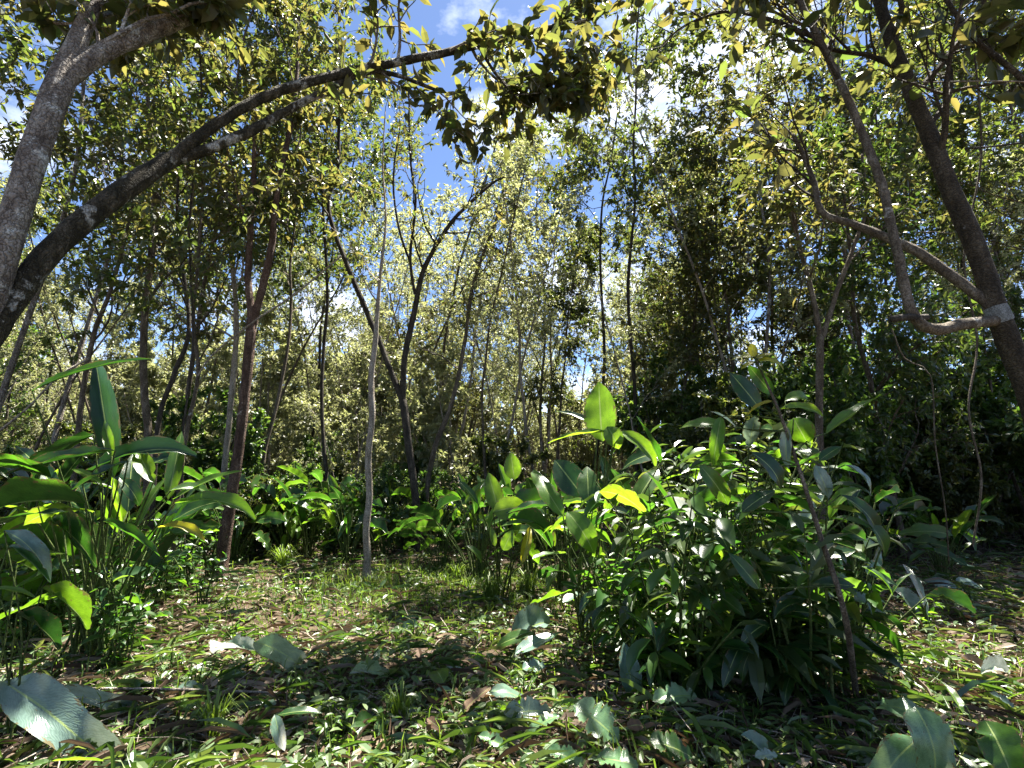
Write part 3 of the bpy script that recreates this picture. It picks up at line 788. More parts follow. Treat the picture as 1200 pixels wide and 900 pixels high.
scatter('pole', 60, 9, 34, -100, 620, 0.6, 1.05)
scatter('pole', 16, 14, 23, 410, 640, 1.1, 1.5)
scatter('olive', 2, 18, 26, 520, 640, 0.8, 1.0)
scatter('pole', 34, 10, 30, 600, 960, 0.75, 1.15)
scatter('pole', 16, 9, 26, 880, 1300, 0.6, 1.0)
scatter('pale', 100, 11.5, 40, -150, 760, 0.8, 1.5)
scatter('pale', 34, 17, 36, -200, 640, 1.5, 2.3, 1.2)
scatter('pale', 26, 12, 40, 760, 1350, 0.8, 1.4)
scatter('dark', 20, 8.2, 10.5, 265, 640, 0.36, 0.6, 0.4)
scatter('dark', 10, 10, 14, 270, 700, 0.5, 0.9, 0.5)
scatter('dark', 22, 7.6, 14, 760, 1300, 0.9, 1.5, 0.6)
scatter('dark', 8, 6, 12, -100, 240, 0.7, 1.1, 0.6)

# ------------------------------------------------------------------ broad-leaved plants
PAD = {}
for mt in ('broad_leaf', 'glowing_leaf', 'dark_broad_leaf', 'silver_leaf', 'dry_leaf', 'yellow_leaf', 'satin_leaf'):
    PAD[mt] = [paddle('broad_blade', mt, 1.0, 0.5, 0.14, 0.010, 0.0, 0.0, 1),
               paddle('broad_blade', mt, 1.0, 1.1, 0.20, 0.014, 0.25, 0.02, 2, side=0.06),
               paddle('broad_blade', mt, 1.0, 0.15, 0.22, 0.012, -0.2, 0.0, 3, side=-0.04),
               paddle('broad_blade', mt, 1.0, 0.8, 0.10, 0.020, 0.4, 0.10, 4, side=0.05),
               paddle('broad_blade', mt, 1.0, 0.3, 0.30, 0.015, 0.0, 0.03, 5, nv=21, notch=1),
               paddle('cut_blade', mt, 1.0, 0.9, 0.16, 0.035, 0.15, 0.02, 6, nv=19, cut=0.8, freq=11),
               paddle('ragged_blade', mt, 1.0, 0.5, 0.22, 0.035, 0.3, 0.12, 7, nv=27, notch=5, side=0.05),
               paddle('folded_blade', mt, 1.0, 0.7, 0.75, 0.03, 0.5, 0.03, 8, nv=17, notch=1, side=-0.06),
               paddle('draped_blade', mt, 1.0, 1.5, 0.10, 0.045, -0.2, 0.02, 9, nv=21, cut=0.85, freq=9)]
# 'y' of the paddles spans the full width when scaled by W (unit width 1)

def stem_mesh(p0, p1, r0, r1, bend, origin, mat='green_stem', sides=5):
    p0, p1 = np.asarray(p0, float), np.asarray(p1, float)
    mid = (p0 + p1) / 2 + np.asarray(bend, float)
    sp, sr = smooth_path([p0, mid, p1], [r0, (r0 + r1) / 2, r1], max(0.06, np.linalg.norm(p1 - p0) / 8))
    mb = MB(); tube(mb, sp, sr, sides)
    return mb.mesh('stem', mat, origin, smooth=True)

def hero_plant(name, label, base, leaves, seed, cat='plant', stem_mat='green_stem', stem_r=0.009, spine=None):
    """leaves: (base px, base py, tip px, tip py, Y, width px, material, variant, facing, dY) facing: 0 = face up, 1 = face the camera; dY = tip farther away"""
    rng = np.random.default_rng(seed)
    base = np.asarray(base, float)
    root = thing(name, label, cat, base)
    axis = None
    if spine:
        axis, ar = smooth_path([base - UP * 0.03] + [at(*q) for q in spine], list(np.linspace(stem_r * 1.3, stem_r * 0.4, len(spine) + 1)), 0.06)
        mb = MB(); tube(mb, axis, ar, 8, 0.06, rng)
        obj('trunk', mb.mesh('trunk', stem_mat, base, smooth=True), root)
    for (bx, by, tx, ty, Y, w, mt, var, facing, dY) in leaves:
        p = at(bx, by, Y); q = at(tx, ty, Y + dY)
        L = np.linalg.norm(q - p); W = 0.80 * w * Y / F / (1 + 0.55 * ((bx - 600) ** 2 + (by - 450) ** 2) / F / F) ** 0.8
        tocam = unit(np.array((0, 0, CAM_H)) - p)
        nrm = unit(tocam * facing + UP * (1 - facing) + rng.normal(0, 0.06, 3))
        place_leaf('leaf', PAD[mt][var], p, q - p, nrm, L * 1.06, W, root, base)
        foot = base + np.array((rng.normal(0, 0.07), rng.normal(0, 0.07), -0.03))
        if axis is not None:
            dd = np.linalg.norm(axis - (p - UP * 0.10), axis=1)
            foot = axis[int(np.argmin(dd))]
            obj('stem', stem_mesh(foot, p, 0.005, 0.003, rng.normal(0, 0.01, 3), base, 'green_stem'), root)
            continue
        b_ = (p - foot) * np.array((0.28, 0.28, 0)) * -0.5 + rng.normal(0, 0.02, 3)
        obj('stem', stem_mesh(foot, p, stem_r * 1.2, stem_r * 0.6, b_, base, stem_mat), root)
    return root

def auto_clump(name, label, group, loc, n, hmin, hmax, L0, L1, wr, mats, seed, spread=0.35, cat='plant'):
    rng = np.random.default_rng(seed)
    loc = np.asarray(loc, float)
    root = thing(name, label, cat, loc, group)
    for i in range(n):
        a = rng.uniform(0, 6.28); out = np.array((math.cos(a), math.sin(a), 0))
        h = rng.uniform(hmin, hmax)
        foot = loc + out * rng.uniform(0, 0.12) - UP * 0.03
        top = loc + out * spread * rng.uniform(0.2, 1.2) + UP * h
        obj('stem', stem_mesh(foot, top, 0.010, 0.005, -out * 0.05, loc), root)
        el = rng.uniform(-0.2, 1.25)
        d = out * math.cos(el) + UP * math.sin(el) + rng.normal(0, 0.15, 3)
        L = rng.uniform(L0, L1)
        nrm = UP * math.cos(el) - out * math.sin(el) + rng.normal(0, 0.25, 3)
        mt = mats[int(rng.integers(len(mats)))]
        place_leaf('leaf', PAD[mt][(0, 1, 2, 3, 4, 6, 7)[int(rng.integers(7))]], top, d, nrm, L, L * wr * rng.uniform(0.8, 1.15), root, loc)
    return root

SA = 'satin_leaf'
BL, GL, DB, SI, DR, YL = 'broad_leaf', 'glowing_leaf', 'dark_broad_leaf', 'silver_leaf', 'dry_leaf', 'yellow_leaf'
b = at(110, 690, 4.2); b[2] = hgt(b[0], b[1])
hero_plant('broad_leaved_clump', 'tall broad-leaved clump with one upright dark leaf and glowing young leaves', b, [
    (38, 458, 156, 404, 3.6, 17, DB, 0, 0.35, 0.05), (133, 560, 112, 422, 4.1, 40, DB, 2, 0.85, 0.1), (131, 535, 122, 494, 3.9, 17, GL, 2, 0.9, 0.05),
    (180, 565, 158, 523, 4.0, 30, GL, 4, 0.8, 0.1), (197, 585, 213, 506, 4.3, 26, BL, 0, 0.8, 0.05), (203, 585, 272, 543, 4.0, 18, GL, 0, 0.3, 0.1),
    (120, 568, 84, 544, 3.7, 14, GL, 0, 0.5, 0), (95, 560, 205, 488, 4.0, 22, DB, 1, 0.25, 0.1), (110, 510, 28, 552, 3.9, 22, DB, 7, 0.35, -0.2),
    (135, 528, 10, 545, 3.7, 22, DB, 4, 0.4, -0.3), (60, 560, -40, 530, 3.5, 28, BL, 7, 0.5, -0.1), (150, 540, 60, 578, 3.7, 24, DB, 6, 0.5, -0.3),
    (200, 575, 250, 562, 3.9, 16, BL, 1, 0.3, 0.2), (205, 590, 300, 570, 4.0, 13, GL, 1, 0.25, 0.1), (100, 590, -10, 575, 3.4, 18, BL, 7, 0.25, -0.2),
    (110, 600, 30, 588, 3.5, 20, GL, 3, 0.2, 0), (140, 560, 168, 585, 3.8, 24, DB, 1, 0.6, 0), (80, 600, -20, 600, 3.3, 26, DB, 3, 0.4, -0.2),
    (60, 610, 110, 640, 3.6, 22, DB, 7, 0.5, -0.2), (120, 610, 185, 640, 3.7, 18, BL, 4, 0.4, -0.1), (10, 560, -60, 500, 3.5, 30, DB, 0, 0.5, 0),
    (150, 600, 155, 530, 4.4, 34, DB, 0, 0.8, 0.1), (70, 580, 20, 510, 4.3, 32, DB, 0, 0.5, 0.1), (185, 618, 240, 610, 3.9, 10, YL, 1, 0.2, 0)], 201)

b = at(20, 720, 3.0); b[2] = hgt(b[0], b[1])
hero_plant('glossy_leaved_plant', 'low plant with wide leaf coloured silver like a glint below the broad-leaved clump', b, [
    (5, 622, 66, 648, 3.0, 26, SI, 1, 0.3, -0.1), (10, 640, 58, 672, 2.9, 16, BL, 4, 0.3, -0.1), (-10, 690, 40, 690, 2.8, 18, GL, 0, 0.2, 0), (20, 660, 70, 640, 3.0, 12, GL, 0, 0.3, 0),  # silver colour of the first blade paints in a whitish highlight
    (0, 700, -20, 640, 2.9, 20, DB, 4, 0.6, 0), (50, 690, 110, 720, 2.9, 16, BL, 7, 0.2, 0), (20, 720, 75, 745, 2.8, 14, DB, 7, 0.3, 0)], 203, stem_r=0.006)

b = gnd(590, 690)
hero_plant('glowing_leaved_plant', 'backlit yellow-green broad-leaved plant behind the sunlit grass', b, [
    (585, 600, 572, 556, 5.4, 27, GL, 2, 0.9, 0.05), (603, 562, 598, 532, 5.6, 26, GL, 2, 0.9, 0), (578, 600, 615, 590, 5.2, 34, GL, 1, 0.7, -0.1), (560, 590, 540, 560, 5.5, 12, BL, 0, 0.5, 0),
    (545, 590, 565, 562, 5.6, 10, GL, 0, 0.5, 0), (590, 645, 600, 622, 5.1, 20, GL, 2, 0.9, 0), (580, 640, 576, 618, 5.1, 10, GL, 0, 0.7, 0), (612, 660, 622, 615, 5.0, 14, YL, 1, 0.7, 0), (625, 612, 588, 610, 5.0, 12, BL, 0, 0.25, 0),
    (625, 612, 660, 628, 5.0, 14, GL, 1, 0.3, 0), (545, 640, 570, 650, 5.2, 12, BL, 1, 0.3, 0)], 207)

b = gnd(690, 745)
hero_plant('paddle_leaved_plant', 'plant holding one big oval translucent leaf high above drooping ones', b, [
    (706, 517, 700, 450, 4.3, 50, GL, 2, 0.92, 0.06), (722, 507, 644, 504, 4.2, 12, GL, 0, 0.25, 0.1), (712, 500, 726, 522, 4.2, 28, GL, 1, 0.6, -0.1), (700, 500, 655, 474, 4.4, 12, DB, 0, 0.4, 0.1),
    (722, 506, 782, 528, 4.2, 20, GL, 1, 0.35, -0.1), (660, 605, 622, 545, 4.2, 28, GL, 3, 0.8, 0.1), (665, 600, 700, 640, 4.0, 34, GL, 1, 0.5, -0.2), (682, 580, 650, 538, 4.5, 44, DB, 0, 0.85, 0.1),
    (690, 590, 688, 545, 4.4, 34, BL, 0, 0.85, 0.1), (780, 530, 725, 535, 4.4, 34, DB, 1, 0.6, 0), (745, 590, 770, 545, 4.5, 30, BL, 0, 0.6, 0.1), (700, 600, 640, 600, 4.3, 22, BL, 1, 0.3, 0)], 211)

# bright upright clump behind the pale sapling and other broad-leaved clumps of the understorey
b = gnd(335, 655)
auto_clump('upright_clump', 'bright green upright broad-leaved clump between the reddish trunk and pale sapling', None, b, 26, 0.35, 0.95, 0.3, 0.5, 0.28, (BL, GL, BL), 221, 0.35)
clumps = [(285, 600, 7.8), (415, 600, 7.6), (520, 600, 7.4), (370, 600, 8.6), (560, 600, 6.9), (655, 600, 6.2), (395, 640, 9.0), (455, 640, 8.3), (520, 600, 9.3), (620, 600, 7.2), (300, 640, 8.8), (560, 600, 8.4), (660, 600, 8.0), (740, 600, 6.6), (240, 620, 8.2), (820, 600, 6.4), (480, 600, 10.5), (350, 600, 11.0), (20, 600, 5.6), (100, 620, 5.4), (700, 600, 9.5), (1080, 620, 7.0), (1000, 600, 6.6)]
cl_proto = [auto_clump('understorey_clump', 'dark broad-leaved clump in the shaded understorey belt', 'broad-leaved clumps of the understorey belt', (0, 0, 0), 22, 0.4, 1.1, 0.32, 0.58, 0.26, mts, 230 + i, 0.45) for i, mts in enumerate(((BL, BL, DB, BL), (BL, GL, BL, DB, BL)))]
for k, (px, py, Y) in enumerate(clumps):
    x = (px - 600) / F * Y; loc = (x, Y, float(hgt(x, Y))); sc = rngp.uniform(0.75, 1.15)
    lbl = 'broad-leaved %s clump on the shaded ground behind ' % ('dark', 'mixed green')[k % 2] + next(nm for lim, nm in MARKS if px < lim)
    if k < 2:
        cl_proto[k]['label'] = lbl; cl_proto[k].location = loc; cl_proto[k].scale = (sc,) * 3
    else:
        copy_thing(cl_proto[k % 2], loc, rngp.uniform(0, 6.28), sc, lbl)

# ------------------------------------------------------------------ leafy shrubs in front
LANCE = {}
for mt in ('herb_leaf', 'dark_broad_leaf', 'glowing_leaf', 'broad_leaf', 'yellow_leaf', 'silver_leaf'):
    LANCE[mt] = [paddle('lance_blade', mt, 1.0, a, 0.25, 0.01, tw, 0.0, 30 + i, nv=8, nu=3, side=sd) for i, (a, tw, sd) in enumerate(((0.5, 0.1, 0.03), (1.0, -0.2, -0.05), (0.2, 0.3, 0.0)))]

def leafy_shrub(name, label, base, nstems, hmin, hmax, spread, leaf_l, leaf_w, per, mats, seed, stem_mat='green_stem', n_single=290, n_more=600, group=None, lean=(0, 0, 0), cat='shrub', droop=0.35, start=0.3, tips=None):
    rng = np.random.default_rng(seed)
    base = np.asarray(base, float)
    root = thing(name, label, cat, base, group)
    cand = []
    for s_ in range(nstems):
        a = rng.uniform(0, 6.28); out = np.array((math.cos(a), math.sin(a), 0))
        h = rng.uniform(hmin, hmax)
        foot = base + out * rng.uniform(0, spread * 0.35) - UP * 0.03
        top = base + out * spread * rng.uniform(0.3, 1.1) + UP * h + np.asarray(lean) * h
        bend = -out * spread * 0.12 + rng.normal(0, 0.05, 3)
        mid = (foot + top) / 2 + bend
        sp, sr = smooth_path([foot, mid, top], [0.011, 0.008, 0.003], 0.09)
        mb = MB(); tube(mb, sp, sr, 5)
        obj('stem', mb.mesh('stem', stem_mat, base, smooth=True), root)
        m = per
        for t in rng.uniform(start, 1.0, m):
            x = t * (len(sp) - 1); i = min(int(x), len(sp) - 2); f = x - i
            p = sp[i] * (1 - f) + sp[i + 1] * f
            ax = unit(sp[i + 1] - sp[i])
            rv = rng.normal(0, 1, 3); rv = unit(rv - ax * np.dot(rv, ax))
            d = unit(rv + ax * 0.45 - UP * droop * rng.uniform(0, 1.6))
            nrm = unit(UP + rng.normal(0, 0.35, 3))
            cand.append((p + rv * 0.02, d, nrm, leaf_l * rng.uniform(0.6, 1.25)))
    rng.shuffle(cand)
    for (p, d, nrm, l) in cand[:n_single]:
        mt = mats[int(rng.integers(len(mats)))]
        place_leaf('leaf', LANCE[mt][int(rng.integers(3))], p, d, nrm, l, l * leaf_w, root, base)
    if len(cand) > n_single and n_more:
        rest = cand[n_single:n_single + n_more]
        mb = MB()
        add_leaves(mb, 'near', np.array([c[0] for c in rest]), np.array([c[1] for c in rest]), np.array([c[2] for c in rest]), np.array([c[3] for c in rest]), np.full(len(rest), leaf_w), rng.uniform(0, 1, len(rest)))
        o = obj('foliage', mb.mesh('foliage', 'dark_leaf', base), root); o['kind'] = 'stuff'
    return root

def gb(px, py):
    return gnd(px, py)
HL = 'herb_leaf'
leafy_shrub('narrow_leaved_shrub', 'dense shrub of narrow dark green leaves, left half of the big thicket', gb(790, 800), 24, 0.35, 1.5, 0.72, 0.20, 0.36, 20, (HL, HL, DB, BL), 301, n_more=900, start=0.12)
leafy_shrub('drooping_leaved_shrub', 'shrub with long drooping blue-glinting leaves, right half of the big thicket', gb(945, 825), 24, 0.4, 1.7, 0.80, 0.25, 0.33, 20, (HL, DB, DB, BL), 303, droop=0.3, n_more=800, start=0.15)
auto_clump('mixed_leaf_clump', 'loose clump of long broad leaves spilling toward the glowing-leaved plant', None, gb(715, 735), 24, 0.35, 1.15, 0.3, 0.55, 0.27, (BL, BL, DB, GL), 341, 0.5)
auto_clump('inner_leaf_clump', 'broad-leaved clump poking through the middle of the thicket', None, gb(860, 780), 38, 0.4, 1.6, 0.25, 0.5, 0.32, (BL, DB, BL, GL, SI), 343, 0.7)
auto_clump('edge_leaf_clump', 'long-leaved clump leaning out at the open side of the thicket', None, gb(1000, 800), 20, 0.3, 1.2, 0.2, 0.34, 0.24, (BL, DB, DB, SI), 345, 0.45)
leafy_shrub('backing_shrub', 'taller dark shrub closing the thicket from behind', gb(850, 735), 30, 0.8, 1.8, 0.85, 0.20, 0.3, 34, (HL, HL, DB, GL), 305, n_more=800)
leafy_shrub('low_fringe_shrub', 'low shrub fringing the thicket beside the standing silver leaf', gb(742, 765), 12, 0.4, 0.95, 0.32, 0.15, 0.28, 16, (HL, BL), 307, n_single=190)

leafy_shrub('weedy_shrub', 'weedy shrub with long pointed leaves at the foot of the broad-leaved clump', gnd(70, 720), 16, 0.35, 0.95, 0.55, 0.19, 0.22, 16, (HL, HL, DB, GL), 321, n_single=250, start=0.15)
leafy_shrub('grassy_shrub', 'narrow-leaved weedy shrub between the broad-leaved clump and the reddish trunk', gnd(140, 690), 14, 0.3, 0.85, 0.5, 0.2, 0.16, 15, (HL, HL, GL), 323, n_single=210, start=0.15)
auto_clump('dark_leaf_clump', 'dense dark clump filling in behind the upright dark leaf', None, (*at(40, 600, 4.9)[:2], float(hgt(*at(40, 600, 4.9)[:2]))), 34, 0.4, 1.3, 0.35, 0.7, 0.18, (DB, BL, DB, GL), 325, 0.55)
auto_clump('grassy_leaf_clump', 'arching narrow-leaved clump close behind the young glowing leaves', None, (*at(150, 600, 4.9)[:2], float(hgt(*at(150, 600, 4.9)[:2]))), 26, 0.3, 0.9, 0.45, 0.75, 0.17, (BL, BL, GL), 327, 0.4)
b = gb(1005, 830)
Yb = b[1]
hero_plant('yellow_tipped_sapling', 'sapling with bright yellow young leaves at its tip above the thicket', b, [
    (884, 418, 858, 417, 3.0, 11, YL, 0, 0.35, 0), (884, 418, 880, 403, 3.0, 15, YL, 2, 0.6, 0), (886, 420, 908, 411, 3.0, 12, YL, 0, 0.4, 0), (886, 424, 921, 417, 3.0, 12, YL, 1, 0.3, 0), (884, 424, 868, 430, 3.0, 10, YL, 0, 0.4, 0),
    (890, 478, 857, 436, 3.1, 32, DB, 0, 0.75, 0.05), (905, 462, 878, 430, 3.05, 24, BL, 2, 0.8, 0), (920, 470, 950, 455, 3.0, 20, GL, 1, 0.5, 0), (912, 480, 965, 468, 3.0, 10, GL, 1, 0.3, -0.1), (905, 470, 868, 480, 3.0, 14, YL, 1, 0.4, 0),
    (930, 490, 946, 520, 3.0, 44, GL, 1, 0.85, -0.05), (968, 508, 1030, 460, 3.1, 26, GL, 2, 0.55, 0.1), (850, 500, 800, 488, 3.1, 26, GL, 1, 0.5, 0), (845, 488, 835, 540, 3.0, 22, GL, 1, 0.8, -0.1), (862, 500, 838, 478, 3.0, 14, SI, 0, 0.3, 0),
    (922, 500, 918, 548, 3.0, 20, SI, 1, 0.5, -0.05), (960, 540, 985, 520, 3.1, 20, BL, 0, 0.6, 0), (955, 545, 975, 580, 3.0, 22, SI, 1, 0.35, -0.1), (990, 545, 1036, 565, 3.0, 20, SI, 1, 0.3, 0), (985, 580, 1050, 615, 2.9, 22, DB, 1, 0.35, -0.1),
    (880, 530, 930, 560, 2.9, 30, DB, 1, 0.4, -0.1), (820, 545, 860, 590, 2.9, 26, BL, 1, 0.5, -0.1), (870, 600, 905, 570, 2.9, 28, DB, 0, 0.6, 0), (1000, 600, 1060, 640, 2.9, 24, BL, 1, 0.3, -0.1), (890, 690, 860, 650, 2.8, 26, BL, 0, 0.7, 0)], 311, cat='sapling', stem_mat='brown_bark', stem_r=0.014, spine=[(990, 720, 2.85), (962, 630, 2.9), (935, 545, 2.95), (912, 480, 3.0), (886, 422, 3.0)])

# weedy herbs, left foreground and along the clearing
def herb_proto(seed, mats, h, ll, n, label, group):
    return leafy_shrub('leafy_herb', label, (0, 0, 0), n, h * 0.6, h, h * 0.45, ll, 0.34, 7, mats, seed, n_single=40, n_more=0, group=group, cat='herb', start=0.25)
hp = [herb_proto(400, (HL, BL), 0.55, 0.13, 4, 'knee-high green herb with pointed leaves in the left weeds', 'knee-high herbs of the left weeds'),
      herb_proto(401, (HL, GL), 0.40, 0.10, 4, 'small light green herb on the clearing floor', 'small herbs on the clearing floor'),
      herb_proto(402, (HL, DB), 0.70, 0.15, 5, 'tall dark herb in the left weeds', 'tall dark herbs of the left weeds')]
hu = set()
def put_herb(i, p, sc):
    if i not in hu:
        hu.add(i); hp[i].location = tuple(p); hp[i].scale = (sc,) * 3
    else:
        copy_thing(hp[i], p, rngp.uniform(0, 6.28), sc)
for k in range(56):
    px = rngp.uniform(-40, 250); py = rngp.uniform(640, 790) if px < 180 else rngp.uniform(640, 720)
    put_herb(0 if k % 2 else 2, gnd(px, py), rngp.uniform(0.7, 1.15))
for k in range(26):
    put_herb(1, gnd(rngp.uniform(150, 1180), rngp.uniform(690, 890)), rngp.uniform(0.45, 0.9))

# ------------------------------------------------------------------ cut and fallen broad leaves, each one lying free
def fallen(name, label, px, py, tipx, tipy, w, mt, var, lift=0.02, rise=0.0, group=None, tilt=(0, 0), cat='leaf'):
    gp, gq = gnd(px, py), gnd(tipx, tipy)
    y0 = min(gp[1], gq[1]) - lift * 1.5 - 0.22
    p = at(px, py, y0 + 0.30 * (gp[1] - min(gp[1], gq[1]))); q = at(tipx, tipy, y0 + 0.30 * (gq[1] - min(gp[1], gq[1])))
    for e in (p, q): e[2] = max(e[2], float(hgt(e[0], e[1])) + 0.015)
    L = np.linalg.norm(q - p); W = 0.9 * w * p[1] / F / (1 + 0.55 * ((px - 600) ** 2 + (py - 450) ** 2) / F / F) ** 0.8
    mesh = PAD[mt][var]
    X = unit(q - p); nrm = UP + np.array((tilt[0], tilt[1] - 0.25, 0))
    o = place_leaf(name, mesh, p, X, nrm, L, W, None, (0, 0, 0))
    o['label'] = label; o['category'] = cat
    if group: o['group'] = group
    return o

fallen('cut_leaf', 'large silver-backed leaf lying beside the fallen stick', 2, 798, 116, 866, 74, SI, 5, 0.05, 0.10, tilt=(0.15, -0.5))
fallen('cut_leaf', 'silvery strip of cut leaf lying just behind the fallen stick', 50, 816, 152, 811, 28, SI, 5, 0.05, 0.02, tilt=(0, -0.4))
fallen('cut_leaf', 'white glinting cut leaf on the lit litter near the reddish trunk', 300, 762, 240, 752, 30, SI, 7, 0.08, 0.02, tilt=(0.1, -0.35))
fallen('cut_leaf', 'green broad cut leaf folded over the white glinting one', 298, 752, 352, 766, 36, SA, 5, 0.12, 0.04, tilt=(-0.1, -0.35))
fallen('cut_leaf', 'silver blade slanting upward at the head of the cut leaf trail', 600, 752, 645, 712, 30, SI, 7, 0.06, 0.20, tilt=(-0.2, -0.4))
fallen('cut_leaf', 'silver pointed blade crossing the middle of the cut leaf trail', 604, 766, 657, 738, 26, SI, 2, 0.07, 0.10, tilt=(0, -0.3))
fallen('cut_leaf', 'dull green blade beside the silver blades of the trail', 625, 742, 578, 752, 22, BL, 0, 0.10, 0.05, tilt=(0, -0.3))
fallen('cut_leaf', 'short silver blade propped below the brown curled leaf', 660, 706, 682, 688, 14, SI, 0, 0.12, 0.12, tilt=(-0.2, -0.4))
fallen('cut_leaf', 'white puckered blade lying across the foot of the trail', 575, 810, 632, 808, 26, SI, 8, 0.06, 0.02, tilt=(0, -0.3))
fallen('cut_leaf', 'pale blue-green torn blade at the end of the trail', 590, 838, 648, 826, 36, SI, 6, 0.05, 0.03, tilt=(0.1, -0.2))
fallen('cut_leaf', 'small pale torn piece of leaf under the crossing blades', 612, 784, 640, 776, 24, SI, 6, 0.05, 0.02)
p = gnd(742, 812)
o = place_leaf('cut_leaf', PAD[SI][0], p + UP * 0.0, np.array((-0.08, 0.1, 1)), unit(np.array((0.1, -1, 0.25))), 0.33, 0.15, None, (0, 0, 0)); o['label'] = 'silver leaf standing upright in the litter before the thicket'; o['category'] = 'leaf'
p = gnd(662, 700)
o = place_leaf('dead_leaf', PAD[DR][1], p + UP * 0.02, np.array((0.28, 0.0, 1)), unit(np.array((-0.7, -0.8, 0.3))), 0.34, 0.14, None, (0, 0, 0)); o['label'] = 'curled grey brown dead leaf standing above the silver blades'; o['category'] = 'leaf'
fallen('dead_leaf', 'crumpled brown leaf beside the white puckered blade', 575, 805, 532, 836, 28, DR, 6, 0.04, 0.02)
fallen('dead_leaf', 'small brown dead leaf under the standing silver leaf', 735, 852, 755, 845, 22, DR, 3, 0.07, 0.0)
fallen('cut_leaf', 'yellow-green crisp torn leaf before the standing silver leaf', 672, 826, 730, 862, 58, SA, 6, 0.06, 0.0)
fallen('cut_leaf', 'mid green torn leaf at the very edge of the brown litter patch', 655, 838, 610, 856, 30, SA, 6, 0.05, 0.0)
fallen('cut_leaf', 'wavy green leaf with pale midrib lying under the thicket', 765, 822, 818, 806, 32, SA, 6, 0.06, 0.02)
fallen('cut_leaf', 'broad yellow-green leaf spread over the weeds by the torn leaf', 748, 898, 690, 878, 56, SA, 6, 0.05, 0.02)
fallen('cut_leaf', 'ragged green leaf lying between torn leaf and thicket foot', 760, 868, 815, 880, 46, BL, 6, 0.05, 0.0)
fallen('cut_leaf', 'long blue-grey leaf hanging down at the thicket\'s open side', 1058, 662, 1094, 722, 22, SI, 2, 0.25, -0.12, tilt=(0.3, -0.7))
fallen('cut_leaf', 'blue-grey leaf tucked below the long hanging one', 1045, 690, 1082, 714, 18, SI, 7, 0.12, -0.04, tilt=(0.2, -0.5))
fallen('cut_leaf', 'white glaring cut leaf in the sunlit heap', 1085, 682, 1140, 690, 24, SI, 1, 0.12, 0.0, tilt=(0, -0.3))
fallen('cut_leaf', 'bluish white leaf at the far end of the sunlit heap', 1120, 680, 1156, 686, 26, SI, 0, 0.14, -0.04, tilt=(0.1, -0.2))
fallen('cut_leaf', 'thin pale blade bridging the back of the sunlit heap', 1120, 660, 1160, 668, 10, SI, 0, 0.16, 0)
fallen('dead_leaf', 'orange brown dead leaf below the sunlit heap', 1115, 712, 1150, 722, 16, DR, 3, 0.05, 0.0)
fallen('cut_leaf', 'big folded green leaf with satin sheen arching over the litter', 1072, 828, 1128, 915, 86, SA, 8, 0.20, -0.05, tilt=(0.1, -0.5))
fallen('cut_leaf', 'flat green leaf half tucked behind the satin arching one', 1088, 846, 1032, 812, 60, SA, 5, 0.16, 0.02, tilt=(0.1, -0.3))
fallen('cut_leaf', 'pale satin leaf bending down in front of the tucked leaf', 1076, 866, 1028, 902, 56, SA, 8, 0.16, -0.06, tilt=(0.2, -0.2))
fallen('cut_leaf', 'dark green leaf with raised pale edge beside the satin leaf', 1155, 845, 1195, 910, 66, BL, 7, 0.14, -0.02, tilt=(-0.3, -0.2))
fallen('cut_leaf', 'olive green stiff leaf standing out of the litter', 1128, 835, 1105, 795, 20, GL, 4, 0.06, 0.16, tilt=(0.3, -0.6))
fallen('cut_leaf', 'bent yellow-green leaf standing in the middle of the litter', 520, 800, 508, 775, 28, GL, 1, 0.05, 0.14, tilt=(0, -0.9))
fallen('cut_leaf', 'grey green long leaf drooping off a stalk in the front weeds', 322, 838, 330, 878, 20, SI, 1, 0.14, -0.06, tilt=(0, -0.5))
fallen('cut_leaf', 'grey green leaf lying flat across the front weeds', 325, 838, 378, 826, 18, BL, 0, 0.14, 0.0)

fallen('cut_leaf', 'narrow pale blade lying between the white glinting leaf and the trail', 470, 742, 492, 726, 10, SI, 7, 0.05, 0.05)
fallen('cut_leaf', 'grey green ribbon leaf lying along the lit floor beyond the stick', 410, 790, 452, 782, 11, SA, 7, 0.05, 0.0)
fallen('cut_leaf', 'crisp pale leaf half buried just below the puckered blade', 560, 862, 598, 872, 18, SA, 6, 0.06, 0.0)
fallen('cut_leaf', 'folded pale leaf tip poking out at the thicket foot', 868, 862, 905, 880, 20, SI, 7, 0.10, 0.0)
fallen('cut_leaf', 'white crumpled scrap of leaf on the dark thicket litter', 885, 888, 912, 880, 18, SI, 6, 0.10, 0.0)
fallen('cut_leaf', 'silver green leaf lying uphill of the satin arching one', 1150, 790, 1185, 776, 18, SI, 7, 0.06, 0.0)
fallen('cut_leaf', 'bleached leaf on the sunny litter next to the stiff olive one', 1160, 812, 1192, 826, 16, SI, 6, 0.06, 0.0)
fallen('dead_leaf', 'bleached brown leaf on the sunny litter uphill of the dark green one', 1125, 770, 1160, 786, 18, DR, 7, 0.06, 0.0)
fallen('dead_leaf', 'flat brown leaf in the front litter below the bent leaf', 500, 842, 522, 856, 16, DR, 6, 0.06, 0.0)
fallen('cut_leaf', 'limp green leaf sprawling in front of the torn yellow-green one', 640, 880, 688, 890, 26, SA, 6, 0.06, 0.0)
fallen('cut_leaf', 'yellow-green ribbon of leaf at the very front by the big silver leaf', 60, 892, 122, 888, 10, GL, 2, 0.08, 0.0)

